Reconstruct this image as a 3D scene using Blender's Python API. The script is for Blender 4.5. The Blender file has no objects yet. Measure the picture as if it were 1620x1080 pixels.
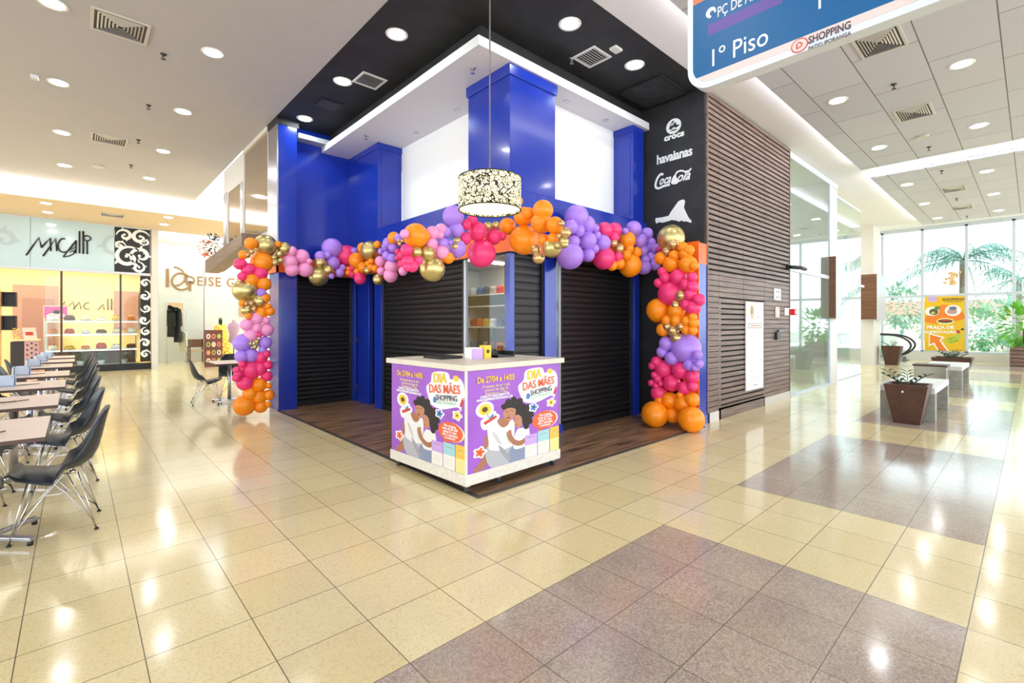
import bpy, bmesh, math, random
import numpy as np
from mathutils import Vector, Matrix
random.seed(7)
S = bpy.context.scene
COL = S.collection
PI = math.pi
# ---------------------------------------------------------------- camera, world, exposure
EYE = Vector((0.0, 0.0, 1.45))
FPX = 754.4866
CX, CY = 810.0, 511.5
RIGHT = Vector((0.7380, -0.6749, 0.0)); RIGHT.normalize()
FWD = Vector((-RIGHT.y, RIGHT.x, 0.0))
UP = Vector((0, 0, 1))
cam_d = bpy.data.cameras.new('camera')
cam = bpy.data.objects.new('camera', cam_d); COL.objects.link(cam)
cam_d.sensor_width = 36.0
cam_d.lens = FPX * 36.0 / 1620.0
cam_d.shift_y = -(540.0 - CY) / 1620.0
cam_d.clip_end = 300
cam.matrix_world = Matrix(((RIGHT.x, UP.x, -FWD.x, EYE.x), (RIGHT.y, UP.y, -FWD.y, EYE.y), (RIGHT.z, UP.z, -FWD.z, EYE.z), (0, 0, 0, 1)))
S.camera = cam
S.view_settings.view_transform = 'Standard'
S.view_settings.look = 'None'
S.view_settings.gamma = 1.0
S.view_settings.use_curve_mapping = False
S.view_settings.exposure = 1.05
W = bpy.data.worlds.new('sky'); S.world = W; W.use_nodes = True
bg = W.node_tree.nodes['Background']
bg.inputs[0].default_value = (0.86, 0.945, 1.0, 1); bg.inputs[1].default_value = 2.0
S.cycles.max_bounces = 8; S.cycles.transparent_max_bounces = 12
S.cycles.sample_clamp_indirect = 4.0
# ---------------------------------------------------------------- small geometry helpers
def ray(u, v): return RIGHT * ((u - CX) / FPX) + UP * (-(v - CY) / FPX) + FWD
def on_z(u, v, z=0.0): d = ray(u, v); return EYE + d * ((z - EYE.z) / d.z)
def on_x(u, v, x): d = ray(u, v); return EYE + d * (x / d.x)
def on_y(u, v, y): d = ray(u, v); return EYE + d * (y / d.y)
def lin(c):
    return tuple((x / 255 / 12.92 if x / 255 <= .04045 else ((x / 255 + .055) / 1.055) ** 2.4) for x in c)
MATS = {}
def mat(name, col, rough=.5, metal=0.0, spec=.5, emit=0.0, var=0.0, vscale=8.0, bump=0.0, bscale=40.0, coat=0.0, ecol=None, stretch=None):
    if name in MATS: return MATS[name]
    m = bpy.data.materials.new(name); m.use_nodes = True
    nt = m.node_tree; b = nt.nodes['Principled BSDF']
    c = lin(col) + (1,)
    b.inputs['Base Color'].default_value = c
    b.inputs['Roughness'].default_value = rough; b.inputs['Metallic'].default_value = metal
    b.inputs['Specular IOR Level'].default_value = spec
    if coat: b.inputs['Coat Weight'].default_value = coat; b.inputs['Coat Roughness'].default_value = .08
    if emit:
        b.inputs['Emission Color'].default_value = (lin(ecol) if ecol else c[:3]) + (1,) if ecol else c
        b.inputs['Emission Strength'].default_value = emit
    tc = nt.nodes.new('ShaderNodeTexCoord'); src = tc.outputs['Object']
    if stretch:
        mp = nt.nodes.new('ShaderNodeMapping'); mp.inputs['Scale'].default_value = stretch
        nt.links.new(src, mp.inputs[0]); src = mp.outputs[0]
    if var:
        n = nt.nodes.new('ShaderNodeTexNoise'); n.inputs['Scale'].default_value = vscale; n.inputs['Detail'].default_value = 4
        nt.links.new(src, n.inputs['Vector'])
        r = nt.nodes.new('ShaderNodeValToRGB')
        r.color_ramp.elements[0].position = .3; r.color_ramp.elements[1].position = .7
        r.color_ramp.elements[0].color = tuple(x * (1 - var) for x in c[:3]) + (1,)
        r.color_ramp.elements[1].color = tuple(min(1, x * (1 + var)) for x in c[:3]) + (1,)
        nt.links.new(n.outputs[0], r.inputs[0]); nt.links.new(r.outputs[0], b.inputs['Base Color'])
    if bump:
        n = nt.nodes.new('ShaderNodeTexNoise'); n.inputs['Scale'].default_value = bscale
        nt.links.new(src, n.inputs['Vector'])
        bp = nt.nodes.new('ShaderNodeBump'); bp.inputs['Strength'].default_value = bump; bp.inputs['Distance'].default_value = .01
        nt.links.new(n.outputs[0], bp.inputs['Height']); nt.links.new(bp.outputs[0], b.inputs['Normal'])
    MATS[name] = m
    return m
class MB:
    """collects shapes in world (or thing-local) coordinates"""
    def __init__(s): s.v = []; s.f = []; s.m = []; s.s = []
    def add(s, vs, fs, mi=0, smooth=False):
        o = len(s.v); s.v += [tuple(v) for v in vs]
        for f in fs: s.f.append(tuple(i + o for i in f)); s.m.append(mi); s.s.append(smooth)
        return s
    def box(s, x0, y0, z0, x1, y1, z1, mi=0):
        if x0 > x1: x0, x1 = x1, x0
        if y0 > y1: y0, y1 = y1, y0
        if z0 > z1: z0, z1 = z1, z0
        return s.add([(x0,y0,z0),(x1,y0,z0),(x1,y1,z0),(x0,y1,z0),(x0,y0,z1),(x1,y0,z1),(x1,y1,z1),(x0,y1,z1)],
              [(0,3,2,1),(4,5,6,7),(0,1,5,4),(1,2,6,5),(2,3,7,6),(3,0,4,7)], mi)
    def obox(s, c, ax, ay, az, mi=0):
        c, ax, ay, az = map(Vector, (c, ax, ay, az)); vs = []
        for k in (-1, 1):
            for (i, j) in ((-1,-1),(1,-1),(1,1),(-1,1)): vs.append(c + ax*i + ay*j + az*k)
        return s.add(vs, [(0,3,2,1),(4,5,6,7),(0,1,5,4),(1,2,6,5),(2,3,7,6),(3,0,4,7)], mi)
    def tube(s, pts, r, n=8, mi=0, closed=False, r2=None):
        pts = [Vector(p) for p in pts]; N = len(pts); vs = []; fs = []
        prev = None
        for i, p in enumerate(pts):
            if closed: t = pts[(i + 1) % N] - pts[i - 1]
            else: t = pts[min(i + 1, N - 1)] - pts[max(i - 1, 0)]
            t.normalize()
            if prev is None:
                a = Vector((0,0,1)) if abs(t.z) < .9 else Vector((1,0,0))
                u = t.cross(a).normalized()
            else:
                u = (prev - t * prev.dot(t)).normalized()
            prev = u; w = t.cross(u)
            rr = r if r2 is None else r + (r2 - r) * i / max(1, N - 1)
            for k in range(n):
                a = 2 * PI * k / n; vs.append(p + u * math.cos(a) * rr + w * math.sin(a) * rr)
        for i in range(N if closed else N - 1):
            j = (i + 1) % N
            for k in range(n): fs.append((i*n + k, i*n + (k+1) % n, j*n + (k+1) % n, j*n + k))
        s.add(vs, fs, mi, True)
        if not closed:
            o = len(s.v) - len(vs)
            s.f.append(tuple(o + k for k in range(n))[::-1]); s.m.append(mi); s.s.append(False)
            s.f.append(tuple(o + (N-1)*n + k for k in range(n))); s.m.append(mi); s.s.append(False)
        return s
    def lathe(s, c, prof, n=24, mi=0, smooth=True, caps=True):
        c = Vector(c); vs = []; fs = []
        for (r, z) in prof:
            for k in range(n): a = 2*PI*k/n; vs.append(c + Vector((r*math.cos(a), r*math.sin(a), z)))
        for i in range(len(prof) - 1):
            for k in range(n): fs.append((i*n+k, i*n+(k+1)%n, (i+1)*n+(k+1)%n, (i+1)*n+k))
        s.add(vs, fs, mi, smooth)
        o = len(s.v) - len(vs)
        if caps and prof[0][0] > 1e-5: s.f.append(tuple(o+k for k in range(n))[::-1]); s.m.append(mi); s.s.append(False)
        if caps and prof[-1][0] > 1e-5: s.f.append(tuple(o+(len(prof)-1)*n+k for k in range(n))); s.m.append(mi); s.s.append(False)
        return s
    def cyl(s, c, r, h, n=20, mi=0): return s.lathe(c, [(r, 0), (r, h)], n, mi)
    def ball(s, c, rx, ry, rz, n=14, m=9, mi=0):
        vs = []; fs = []
        for i in range(m + 1):
            a = PI * i / m - PI / 2
            for k in range(n):
                b = 2*PI*k/n; vs.append((c[0]+rx*math.cos(a)*math.cos(b), c[1]+ry*math.cos(a)*math.sin(b), c[2]+rz*math.sin(a)))
        for i in range(m):
            for k in range(n): fs.append((i*n+k, i*n+(k+1)%n, (i+1)*n+(k+1)%n, (i+1)*n+k))
        return s.add(vs, fs, mi, True)
    def prism(s, M, pts, d0, d1, mi=0):
        """2-D outline pts in frame M (local xy), extruded along local z from d0 to d1; any simple outline"""
        A = sum(pts[i][0]*pts[(i+1) % len(pts)][1] - pts[(i+1) % len(pts)][0]*pts[i][1] for i in range(len(pts)))
        if A < 0: pts = pts[::-1]
        n = len(pts)
        from mathutils.geometry import tessellate_polygon
        tris = tessellate_polygon([[Vector((p[0], p[1], 0)) for p in pts]])
        vs = [M @ Vector((p[0], p[1], d0)) for p in pts] + [M @ Vector((p[0], p[1], d1)) for p in pts]
        fs = []
        for t in tris:
            a, b, c = [pts[i] for i in t]
            cr = (b[0]-a[0])*(c[1]-a[1]) - (b[1]-a[1])*(c[0]-a[0])
            t = tuple(t) if cr > 0 else tuple(t)[::-1]
            fs.append(tuple(i + n for i in t)); fs.append(t[::-1])
        for i in range(n): j = (i+1) % n; fs.append((i, j, j+n, i+n))
        return s.add(vs, fs, mi)
    def build(s, name, mats, parent=None, bevel=0.0, org=None, solid=0.0, recalc=False):
        if not isinstance(mats, (list, tuple)): mats = [mats]
        o3 = Vector(org) if org is not None else Vector(ORG[parent.name]['o']) if parent is not None and parent.name in ORG else Vector((0,0,0))
        me = bpy.data.meshes.new(name)
        me.from_pydata([(v[0]-o3.x, v[1]-o3.y, v[2]-o3.z) for v in s.v], [], s.f)
        for m in mats: me.materials.append(m)
        me.polygons.foreach_set('material_index', s.m); me.polygons.foreach_set('use_smooth', s.s)
        if recalc:
            bm = bmesh.new(); bm.from_mesh(me); bmesh.ops.recalc_face_normals(bm, faces=bm.faces); bm.to_mesh(me); bm.free()
        me.update()
        o = bpy.data.objects.new(name, me); COL.objects.link(o)
        if parent is not None:
            o.parent = parent
        elif org is not None:
            o.location = o3
        ORG[o.name] = {'o': tuple(o3)}
        if solid:
            md = o.modifiers.new('thick', 'SOLIDIFY'); md.thickness = solid; md.offset = 0
        if bevel:
            md = o.modifiers.new('bevel', 'BEVEL'); md.width = bevel; md.segments = 2; md.limit_method = 'ANGLE'; md.angle_limit = math.radians(40)
        return o
ORG = {}
def tag(o, label=None, cat=None, group=None, kind=None):
    if label: o['label'] = label
    if cat: o['category'] = cat
    if group: o['group'] = group
    if kind: o['kind'] = kind
    return o
def thing(name, label, cat, loc=(0,0,0), group=None):
    o = bpy.data.objects.new(name, None); COL.objects.link(o); o.location = loc; o.empty_display_size = .1
    ORG[o.name] = {'o': tuple(loc)}
    return tag(o, label, cat, group)
def struct(o): o['kind'] = 'structure'; return o
def part(o, label): o['label'] = label; return o
def dup(root, loc, rz=0.0, label=None, group=None):
    r = root.copy(); COL.objects.link(r); r.location = loc; r.rotation_euler = (0, 0, rz)
    if label: r['label'] = label
    if group: r['group'] = group
    for ch in list(root.children):
        c = ch.copy(); COL.objects.link(c); c.parent = r
        for g in list(ch.children):
            d = g.copy(); COL.objects.link(d); d.parent = c
    return r
def FX(x, y, z): return Matrix(((0,0,-1,x),(-1,0,0,y),(0,1,0,z),(0,0,0,1)))   # a plane facing -X; local x runs to -Y
def FY(x, y, z): return Matrix(((1,0,0,x),(0,0,-1,y),(0,1,0,z),(0,0,0,1)))    # a plane facing -Y; local x runs to +X
def rot2(M, deg): return M @ Matrix.Rotation(math.radians(deg), 4, 'Z')
def text(name, body, M, size, m, parent=None, align='CENTER', bold=0.0, shear=0.0, depth=.001, sx=1.0, space=1.0, kind=None):
    cu = bpy.data.curves.new(name, 'FONT'); cu.body = body; cu.size = size; cu.align_x = align; cu.align_y = 'CENTER'
    cu.offset = bold; cu.shear = shear; cu.extrude = depth; cu.space_character = space; cu.resolution_u = 3
    t = bpy.data.objects.new(name, cu); COL.objects.link(t)
    bpy.context.view_layer.update()
    me = bpy.data.meshes.new_from_object(t.evaluated_get(bpy.context.evaluated_depsgraph_get()))
    bpy.data.objects.remove(t); bpy.data.curves.remove(cu)
    o3 = Vector(ORG[parent.name]['o']) if parent is not None and parent.name in ORG else Vector((0,0,0))
    for v in me.vertices:
        c = v.co.copy(); c.x *= sx
        v.co = (M @ c) - o3
    me.materials.clear(); me.materials.append(m)
    o = bpy.data.objects.new(name, me); COL.objects.link(o)
    if parent is not None: o.parent = parent
    ORG[o.name] = {'o': tuple(o3)}
    return o
def ell(cx, cy, rx, ry, n=28, a0=0.0): return [(cx + rx*math.cos(2*PI*k/n + a0), cy + ry*math.sin(2*PI*k/n + a0)) for k in range(n)]
def smooth2(pts, n=5):
    """closed Catmull-Rom outline through pts"""
    out = []; N = len(pts)
    for i in range(N):
        p0, p1, p2, p3 = [Vector(pts[(i + k) % N]) for k in (-1, 0, 1, 2)]
        for k in range(n):
            t = k / n
            q = .5 * ((2*p1) + (-p0 + p2)*t + (2*p0 - 5*p1 + 4*p2 - p3)*t*t + (-p0 + 3*p1 - 3*p2 + p3)*t**3)
            out.append((q.x, q.y))
    return out
def curve3(pts, n=6):
    out = []; N = len(pts); P = [Vector(p) for p in pts]
    for i in range(N - 1):
        p0, p1, p2, p3 = P[max(i-1, 0)], P[i], P[i+1], P[min(i+2, N-1)]
        for k in range(n):
            t = k / n
            out.append(.5 * ((2*p1) + (-p0 + p2)*t + (2*p0 - 5*p1 + 4*p2 - p3)*t*t + (-p0 + 3*p1 - 3*p2 + p3)*t**3))
    out.append(P[-1]); return out
def stroke2(pts, w):
    """outline of a thick polyline"""
    P = [Vector(p).to_2d() if len(p) > 2 else Vector(p) for p in pts]; L = []; R = []
    for i, p in enumerate(P):
        t = (P[min(i+1, len(P)-1)] - P[max(i-1, 0)]).normalized(); n = Vector((-t.y, t.x)); ww = w[i] if isinstance(w, (list, tuple)) else w
        L.append(p + n * ww / 2); R.append(p - n * ww / 2)
    return [(q.x, q.y) for q in L + R[::-1]]
ORD = ['first', 'second', 'third', 'fourth', 'fifth', 'sixth', 'seventh', 'eighth', 'ninth', 'tenth']
# ---------------------------------------------------------------- materials
def floor_material():
    m = bpy.data.materials.new('terrazzo_tiles'); m.use_nodes = True; nt = m.node_tree; L = nt.links; N = nt.nodes
    b = N['Principled BSDF']
    geo = N.new('ShaderNodeNewGeometry'); sep = N.new('ShaderNodeSeparateXYZ'); L.new(geo.outputs['Position'], sep.inputs[0])
    def mth(op, a, bb=None, c=None):
        n = N.new('ShaderNodeMath'); n.operation = op
        for i, q in enumerate((a, bb, c)):
            if q is None: continue
            if isinstance(q, (int, float)): n.inputs[i].default_value = q
            else: L.new(q, n.inputs[i])
        return n.outputs[0]
    tx = mth('DIVIDE', mth('SUBTRACT', sep.outputs[0], .222), .4155)
    ty = mth('DIVIDE', mth('SUBTRACT', sep.outputs[1], .212), .3965)
    ix = mth('FLOOR', tx); iy = mth('FLOOR', ty)
    fx = mth('SUBTRACT', tx, ix); fy = mth('SUBTRACT', ty, iy)
    # distance to nearest grout line, metres
    dx = mth('MULTIPLY', mth('MINIMUM', fx, mth('SUBTRACT', 1.0, fx)), .4155)
    dy = mth('MULTIPLY', mth('MINIMUM', fy, mth('SUBTRACT', 1.0, fy)), .3965)
    grout = mth('LESS_THAN', mth('MINIMUM', dx, dy), .0022)
    # dark blocks: 7 tiles long every 10, four rows wide
    mx = mth('MODULO', mth('ADD', ix, 100), 10)
    inx = mth('LESS_THAN', mx, 6.5)
    pos = mth('GREATER_THAN', ix, -.5)
    iny = mth('MULTIPLY', mth('GREATER_THAN', iy, -.5), mth('LESS_THAN', iy, 3.5))
    dark = mth('MULTIPLY', mth('MULTIPLY', inx, iny), pos)
    cmb = N.new('ShaderNodeCombineXYZ'); L.new(ix, cmb.inputs[0]); L.new(iy, cmb.inputs[1])
    wn = N.new('ShaderNodeTexWhiteNoise'); L.new(cmb.outputs[0], wn.inputs['Vector'])
    sp = N.new('ShaderNodeTexVoronoi'); sp.inputs['Scale'].default_value = 130; L.new(geo.outputs['Position'], sp.inputs['Vector'])
    no = N.new('ShaderNodeTexNoise'); no.inputs['Scale'].default_value = 3.0; no.inputs['Detail'].default_value = 5; L.new(geo.outputs['Position'], no.inputs['Vector'])
    sepc = N.new('ShaderNodeSeparateColor'); L.new(sp.outputs['Color'], sepc.inputs[0])
    def mix(f, a, bb):
        n = N.new('ShaderNodeMix'); n.data_type = 'RGBA'
        if isinstance(f, float): n.inputs[0].default_value = f
        else: L.new(f, n.inputs[0])
        for i, q in ((6, a), (7, bb)):
            if isinstance(q, tuple): n.inputs[i].default_value = q + (1,)
            else: L.new(q, n.inputs[i])
        return n.outputs[2]
    light = mix(wn.outputs[0], lin((227, 209, 160)), lin((237, 221, 176)))
    light = mix(mth('MULTIPLY', mth('POWER', sepc.outputs[0], 4.0), .35), light, lin((176, 150, 96)))
    drk = mix(sepc.outputs[0], lin((152, 135, 125)), lin((198, 182, 172)))
    drk = mix(mth('MULTIPLY', wn.outputs[0], .3), drk, lin((144, 126, 116)))
    c = mix(dark, light, drk)
    c = mix(mth('MULTIPLY', mth('SUBTRACT', no.outputs[0], .35), .35), c, lin((250, 236, 190)))
    c = mix(grout, c, lin((112, 102, 84)))
    L.new(c, b.inputs['Base Color'])
    L.new(mth('ADD', .075, mth('MULTIPLY', no.outputs[0], .09)), b.inputs['Roughness'])
    b.inputs['Specular IOR Level'].default_value = .55
    h = mth('ADD', mth('MULTIPLY', grout, -1.0), mth('MULTIPLY', no.outputs[0], .35))
    h = mth('ADD', h, mth('MULTIPLY', mth('MULTIPLY', mth('SUBTRACT', wn.outputs[0], .5), fx), .35))
    bp = N.new('ShaderNodeBump'); bp.inputs['Strength'].default_value = .16; bp.inputs['Distance'].default_value = .004
    L.new(h, bp.inputs['Height']); L.new(bp.outputs[0], b.inputs['Normal'])
    return m
def wood_floor_material():
    m = bpy.data.materials.new('dark_plank_floor'); m.use_nodes = True; nt = m.node_tree; L = nt.links; N = nt.nodes; b = N['Principled BSDF']
    geo = N.new('ShaderNodeNewGeometry')
    br = N.new('ShaderNodeTexBrick'); br.inputs['Scale'].default_value = 1.0; br.inputs['Mortar Size'].default_value = .0018
    br.inputs['Brick Width'].default_value = 1.2; br.inputs['Row Height'].default_value = .16
    br.inputs['Color1'].default_value = lin((128, 96, 70)) + (1,); br.inputs['Color2'].default_value = lin((104, 76, 56)) + (1,); br.inputs['Mortar'].default_value = lin((40, 28, 22)) + (1,)
    L.new(geo.outputs['Position'], br.inputs['Vector'])
    mp = N.new('ShaderNodeMapping'); mp.inputs['Scale'].default_value = (.8, 7, 1); L.new(geo.outputs['Position'], mp.inputs[0])
    no = N.new('ShaderNodeTexNoise'); no.inputs['Scale'].default_value = 2.2; no.inputs['Detail'].default_value = 6; L.new(mp.outputs[0], no.inputs['Vector'])
    rp = N.new('ShaderNodeValToRGB'); rp.color_ramp.elements[0].position = .32; rp.color_ramp.elements[1].position = .7
    rp.color_ramp.elements[0].color = lin((52, 38, 32)) + (1,); rp.color_ramp.elements[1].color = lin((196, 156, 118)) + (1,)
    L.new(no.outputs[0], rp.inputs[0])
    mx = N.new('ShaderNodeMix'); mx.data_type = 'RGBA'; mx.inputs[0].default_value = .62
    L.new(br.outputs[0], mx.inputs[6]); L.new(rp.outputs[0], mx.inputs[7]); L.new(mx.outputs[2], b.inputs['Base Color'])
    b.inputs['Roughness'].default_value = .38
    return m
def glass_material(name, tint, refl=1.0, body=0.0):
    m = bpy.data.materials.new(name); m.use_nodes = True; nt = m.node_tree; L = nt.links; N = nt.nodes
    for n in list(N):
        if n.type == 'BSDF_PRINCIPLED': N.remove(n)
    out = N['Material Output']; tr = N.new('ShaderNodeBsdfTransparent'); tr.inputs[0].default_value = lin(tint) + (1,)
    gl = N.new('ShaderNodeBsdfGlossy'); gl.inputs['Roughness'].default_value = .02; gl.inputs[0].default_value = (1, 1, 1, 1)
    fr = N.new('ShaderNodeFresnel'); ge = N.new('ShaderNodeNewGeometry'); mi = N.new('ShaderNodeMapRange'); mi.inputs[3].default_value = 1.45; mi.inputs[4].default_value = 1/1.45; L.new(ge.outputs['Backfacing'], mi.inputs[0]); L.new(mi.outputs[0], fr.inputs[0])
    mt = N.new('ShaderNodeMath'); mt.operation = 'MULTIPLY'; mt.inputs[1].default_value = refl; L.new(fr.outputs[0], mt.inputs[0])
    mx = N.new('ShaderNodeMixShader'); L.new(mt.outputs[0], mx.inputs[0]); L.new(tr.outputs[0], mx.inputs[1]); L.new(gl.outputs[0], mx.inputs[2])
    L.new(mx.outputs[0], out.inputs[0])
    return m
def wood_material(name, c1, c2, axis, scale=1.0, rough=.45):
    m = bpy.data.materials.new(name); m.use_nodes = True; nt = m.node_tree; L = nt.links; N = nt.nodes; b = N['Principled BSDF']
    geo = N.new('ShaderNodeNewGeometry'); mp = N.new('ShaderNodeMapping')
    sc = [18 * scale] * 3; sc[axis] = .9 * scale; mp.inputs['Scale'].default_value = sc; L.new(geo.outputs['Position'], mp.inputs[0])
    no = N.new('ShaderNodeTexNoise'); no.inputs['Scale'].default_value = 1.6; no.inputs['Detail'].default_value = 6; L.new(mp.outputs[0], no.inputs['Vector'])
    rp = N.new('ShaderNodeValToRGB'); rp.color_ramp.elements[0].position = .3; rp.color_ramp.elements[1].position = .72
    rp.color_ramp.elements[0].color = lin(c1) + (1,); rp.color_ramp.elements[1].color = lin(c2) + (1,)
    L.new(no.outputs[0], rp.inputs[0]); L.new(rp.outputs[0], b.inputs['Base Color']); b.inputs['Roughness'].default_value = rough
    return m
def shutter_material():
    m = bpy.data.materials.new('black_shutter_metal'); m.use_nodes = True; nt = m.node_tree; L = nt.links; N = nt.nodes; b = N['Principled BSDF']
    geo = N.new('ShaderNodeNewGeometry'); mp = N.new('ShaderNodeMapping'); mp.inputs['Scale'].default_value = (5, 5, 55); L.new(geo.outputs['Position'], mp.inputs[0])
    no = N.new('ShaderNodeTexNoise'); no.inputs['Scale'].default_value = 1.3; no.inputs['Detail'].default_value = 7; no.inputs['Roughness'].default_value = .7; L.new(mp.outputs[0], no.inputs['Vector'])
    rp = N.new('ShaderNodeValToRGB'); rp.color_ramp.elements[0].position = .66; rp.color_ramp.elements[1].position = .78
    rp.color_ramp.elements[0].color = lin((19, 19, 22)) + (1,); rp.color_ramp.elements[1].color = lin((150, 146, 146)) + (1,)
    L.new(no.outputs[0], rp.inputs[0]); L.new(rp.outputs[0], b.inputs['Base Color']); b.inputs['Roughness'].default_value = .42
    return m
def bright(name, col, strength):
    m = bpy.data.materials.new(name); m.use_nodes = True; nt = m.node_tree
    for n in list(nt.nodes):
        if n.type == 'BSDF_PRINCIPLED': nt.nodes.remove(n)
    e = nt.nodes.new('ShaderNodeEmission'); e.inputs[0].default_value = lin(col) + (1,); e.inputs[1].default_value = strength
    nt.links.new(e.outputs[0], nt.nodes['Material Output'].inputs[0]); MATS[name] = m; return m
M_floor = floor_material(); M_wfloor = wood_floor_material()
M_blue = mat('cobalt_paint', (20, 50, 166), .22, coat=.35, spec=.5, var=.06, vscale=3)
M_orange_band = mat('orange_laminate', (244, 104, 16), .35)
M_black = mat('black_paint', (34, 34, 37), .65, var=.35, vscale=4)
M_shut = shutter_material()
M_white = mat('white_paint', (222, 219, 217), .55)
M_ceil = mat('ceiling_plaster', (190, 186, 191), .75, var=.02, vscale=3)
M_ceilw = mat('ceiling_white_plaster', (226, 225, 230), .7)
M_cream = mat('cream_paint', (216, 210, 202), .55)
M_steel = mat('brushed_steel', (190, 190, 200), .28, metal=1.0)
M_chrome = mat('chrome', (205, 205, 210), .12, metal=1.0)
M_dgrey = mat('dark_grey', (52, 52, 54), .5)
M_blk = mat('black_plastic', (26, 28, 31), .42)
M_glass = glass_material('clear_glass', (240, 248, 246), 1.0)
M_glassw = glass_material('window_glass', (246, 252, 252), .6)
M_lamp = bright('downlight_glow', (252, 252, 252), 48.0)
M_lampb = bright('downlight_cool_glow', (244, 255, 250), 48.0)
M_cove = bright('cove_glow', (255, 247, 232), 2.2)
M_trimw = mat('white_frame', (206, 211, 222), .4)
# ================================================================ the setting
HC = 4.87
XF, YF = 3.78, 4.20            # planes of the kiosk's two fronts
floor = struct(MB().add([(-12,-9,0),(40,-9,0),(40,30,0),(-12,30,0)], [(0,1,2,3)]).build('floor', M_floor))
wf = MB().box(2.50,3.14,.001,6.50,8.9,.006)
struct(wf.build('floor_wood', M_wfloor))
ed = MB().box(2.455,3.10,.0005,2.50,8.46,.009).box(2.50,3.10,.0005,6.5,3.14,.009)
struct(ed.build('trim_1', mat('floor_edge_strip', (70, 66, 62), .5)))
# ceilings
cl = MB()
cl.box(-12,-9,HC,2.44,16.1,HC+.06)                       # left corridor
cr = MB().box(2.44,-9,HC,20.84,3.15,HC+.06)                     # right corridor
cr.box(6.76,3.15,HC,20.84,12,HC+.06)                     # lobby behind the glass
struct(cl.build('ceiling', M_ceil)); struct(cr.build('ceiling_right', M_ceilw))
struct(MB().box(2.44,3.15,HC-.004,6.76,9.0,HC+.06).build('ceiling_black', M_black))
struct(MB().box(-12,16.14,4.45,8,19.1,4.5).build('ceiling_far', mat('ceiling_warm_plaster', (226, 204, 176), .7)))
struct(MB().box(-12,16.04,4.45,2.6,16.14,HC).box(2.6,16.04,4.45,8,16.14,HC+.06).build('trim_2', M_white))
cv = MB().box(-12,16.0,4.50,2.5,16.035,HC-.03)
tag(cv.build('cove_light', M_cove), 'long glowing cove light across the left corridor ceiling', 'light')
# dropped grey panels over the right corridor, lit from above their edges
def panel_material():
    m = bpy.data.materials.new('grey_ceiling_tiles'); m.use_nodes = True; nt = m.node_tree; L = nt.links; N = nt.nodes; b = N['Principled BSDF']
    geo = N.new('ShaderNodeNewGeometry'); sep = N.new('ShaderNodeSeparateXYZ'); L.new(geo.outputs['Position'], sep.inputs[0])
    cb = N.new('ShaderNodeCombineXYZ'); L.new(sep.outputs[0], cb.inputs[0]); L.new(sep.outputs[1], cb.inputs[1])
    mp = N.new('ShaderNodeMapping'); mp.inputs['Location'].default_value = (.35, -.25, 0); L.new(cb.outputs[0], mp.inputs[0])
    br = N.new('ShaderNodeTexBrick'); br.inputs['Scale'].default_value = 1.0; br.inputs['Mortar Size'].default_value = .006
    br.inputs['Brick Width'].default_value = 1.25; br.inputs['Row Height'].default_value = .64; br.offset = .45
    for k, c in (('Color1', (204, 203, 214)), ('Color2', (198, 197, 208)), ('Mortar', (104, 100, 98))): br.inputs[k].default_value = lin(c) + (1,)
    L.new(mp.outputs[0], br.inputs['Vector']); L.new(br.outputs[0], b.inputs['Base Color']); b.inputs['Roughness'].default_value = .75
    return m
M_panel = panel_material()
struct(MB().box(3.4,-4.5,4.70,12.3,2.47,4.73).build('ceiling_panel', M_panel))
struct(MB().box(13.15,-4.5,4.70,20.6,2.47,4.73).build('ceiling_panel', M_panel))
def strip(pts, label):
    m = MB()
    for (x0, y0, x1, y1) in pts: m.box(x0, y0, 4.745, x1, y1, 4.765)
    tag(m.build('cove_strip', M_strip, ), label, 'light', 'cove strips on the grey ceiling panels')
M_strip = bright('cove_strip_glow', (255, 252, 250), 17.0)
strip([(3.5, 2.36, 12.2, 2.39), (12.2, -4.4, 12.23, 2.39)], 'hidden cove strip along the near grey ceiling panel')
strip([(13.22, 2.36, 20.5, 2.39), (13.22, -4.4, 13.25, 2.36)], 'hidden cove strip along the far grey ceiling panel')
# raised ceiling by the great window, beyond the last panel
struct(MB().box(20.84,-9,5.30,25.3,12,5.36).box(20.84,-9,HC+.0,20.9,12,5.36).build('ceiling_window', M_ceilw))
# ================================================================ the corner kiosk shell
YF = 4.17
ZB, ZT, ZS, ZW = 2.30, 2.57, 4.52, 3.06       # orange band, band top, soffit, sill of the white panels
kb = MB()
kb.box(XF, YF, ZT, 4.23, 8.66, ZW)                         # left fascia
kb.box(4.23, YF, ZT, 6.72, 4.54, ZW)                         # right fascia
kb.box(XF, YF, ZW, 4.57, 4.98, ZS)                         # corner column
kb.box(XF, 7.50, ZW, 4.23, 8.66, ZS)                       # left pilaster
kb.box(6.36, YF+.01, ZW, 6.66, 4.54, ZS)                   # right pilaster
kb.box(XF-.022, YF-.022, ZS-.13, 4.592, 5.0, ZS-.001)      # cap bands
kb.box(XF-.012, 7.48, ZS-.10, 4.23, 8.66, ZS-.001)
kb.box(6.345, YF, ZS-.10, 6.66, 4.54, ZS-.001)
kb.box(6.35, YF+.06, ZW+.08, 6.362, YF+.30, ZS-.16)        # raised fields of the pilasters
kb.box(XF+.06, 7.49, ZW+.08, XF+.38, 7.502, ZS-.16)
struct(kb.build('wall_kiosk', M_blue, bevel=.004))
struct(MB().box(4.23,4.54,ZW,4.26,7.5,ZS).box(4.57,4.54,ZW,6.36,4.57,ZS).build('wall_panel', mat('lit_white_panel', (250, 249, 248), .45)))
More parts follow.
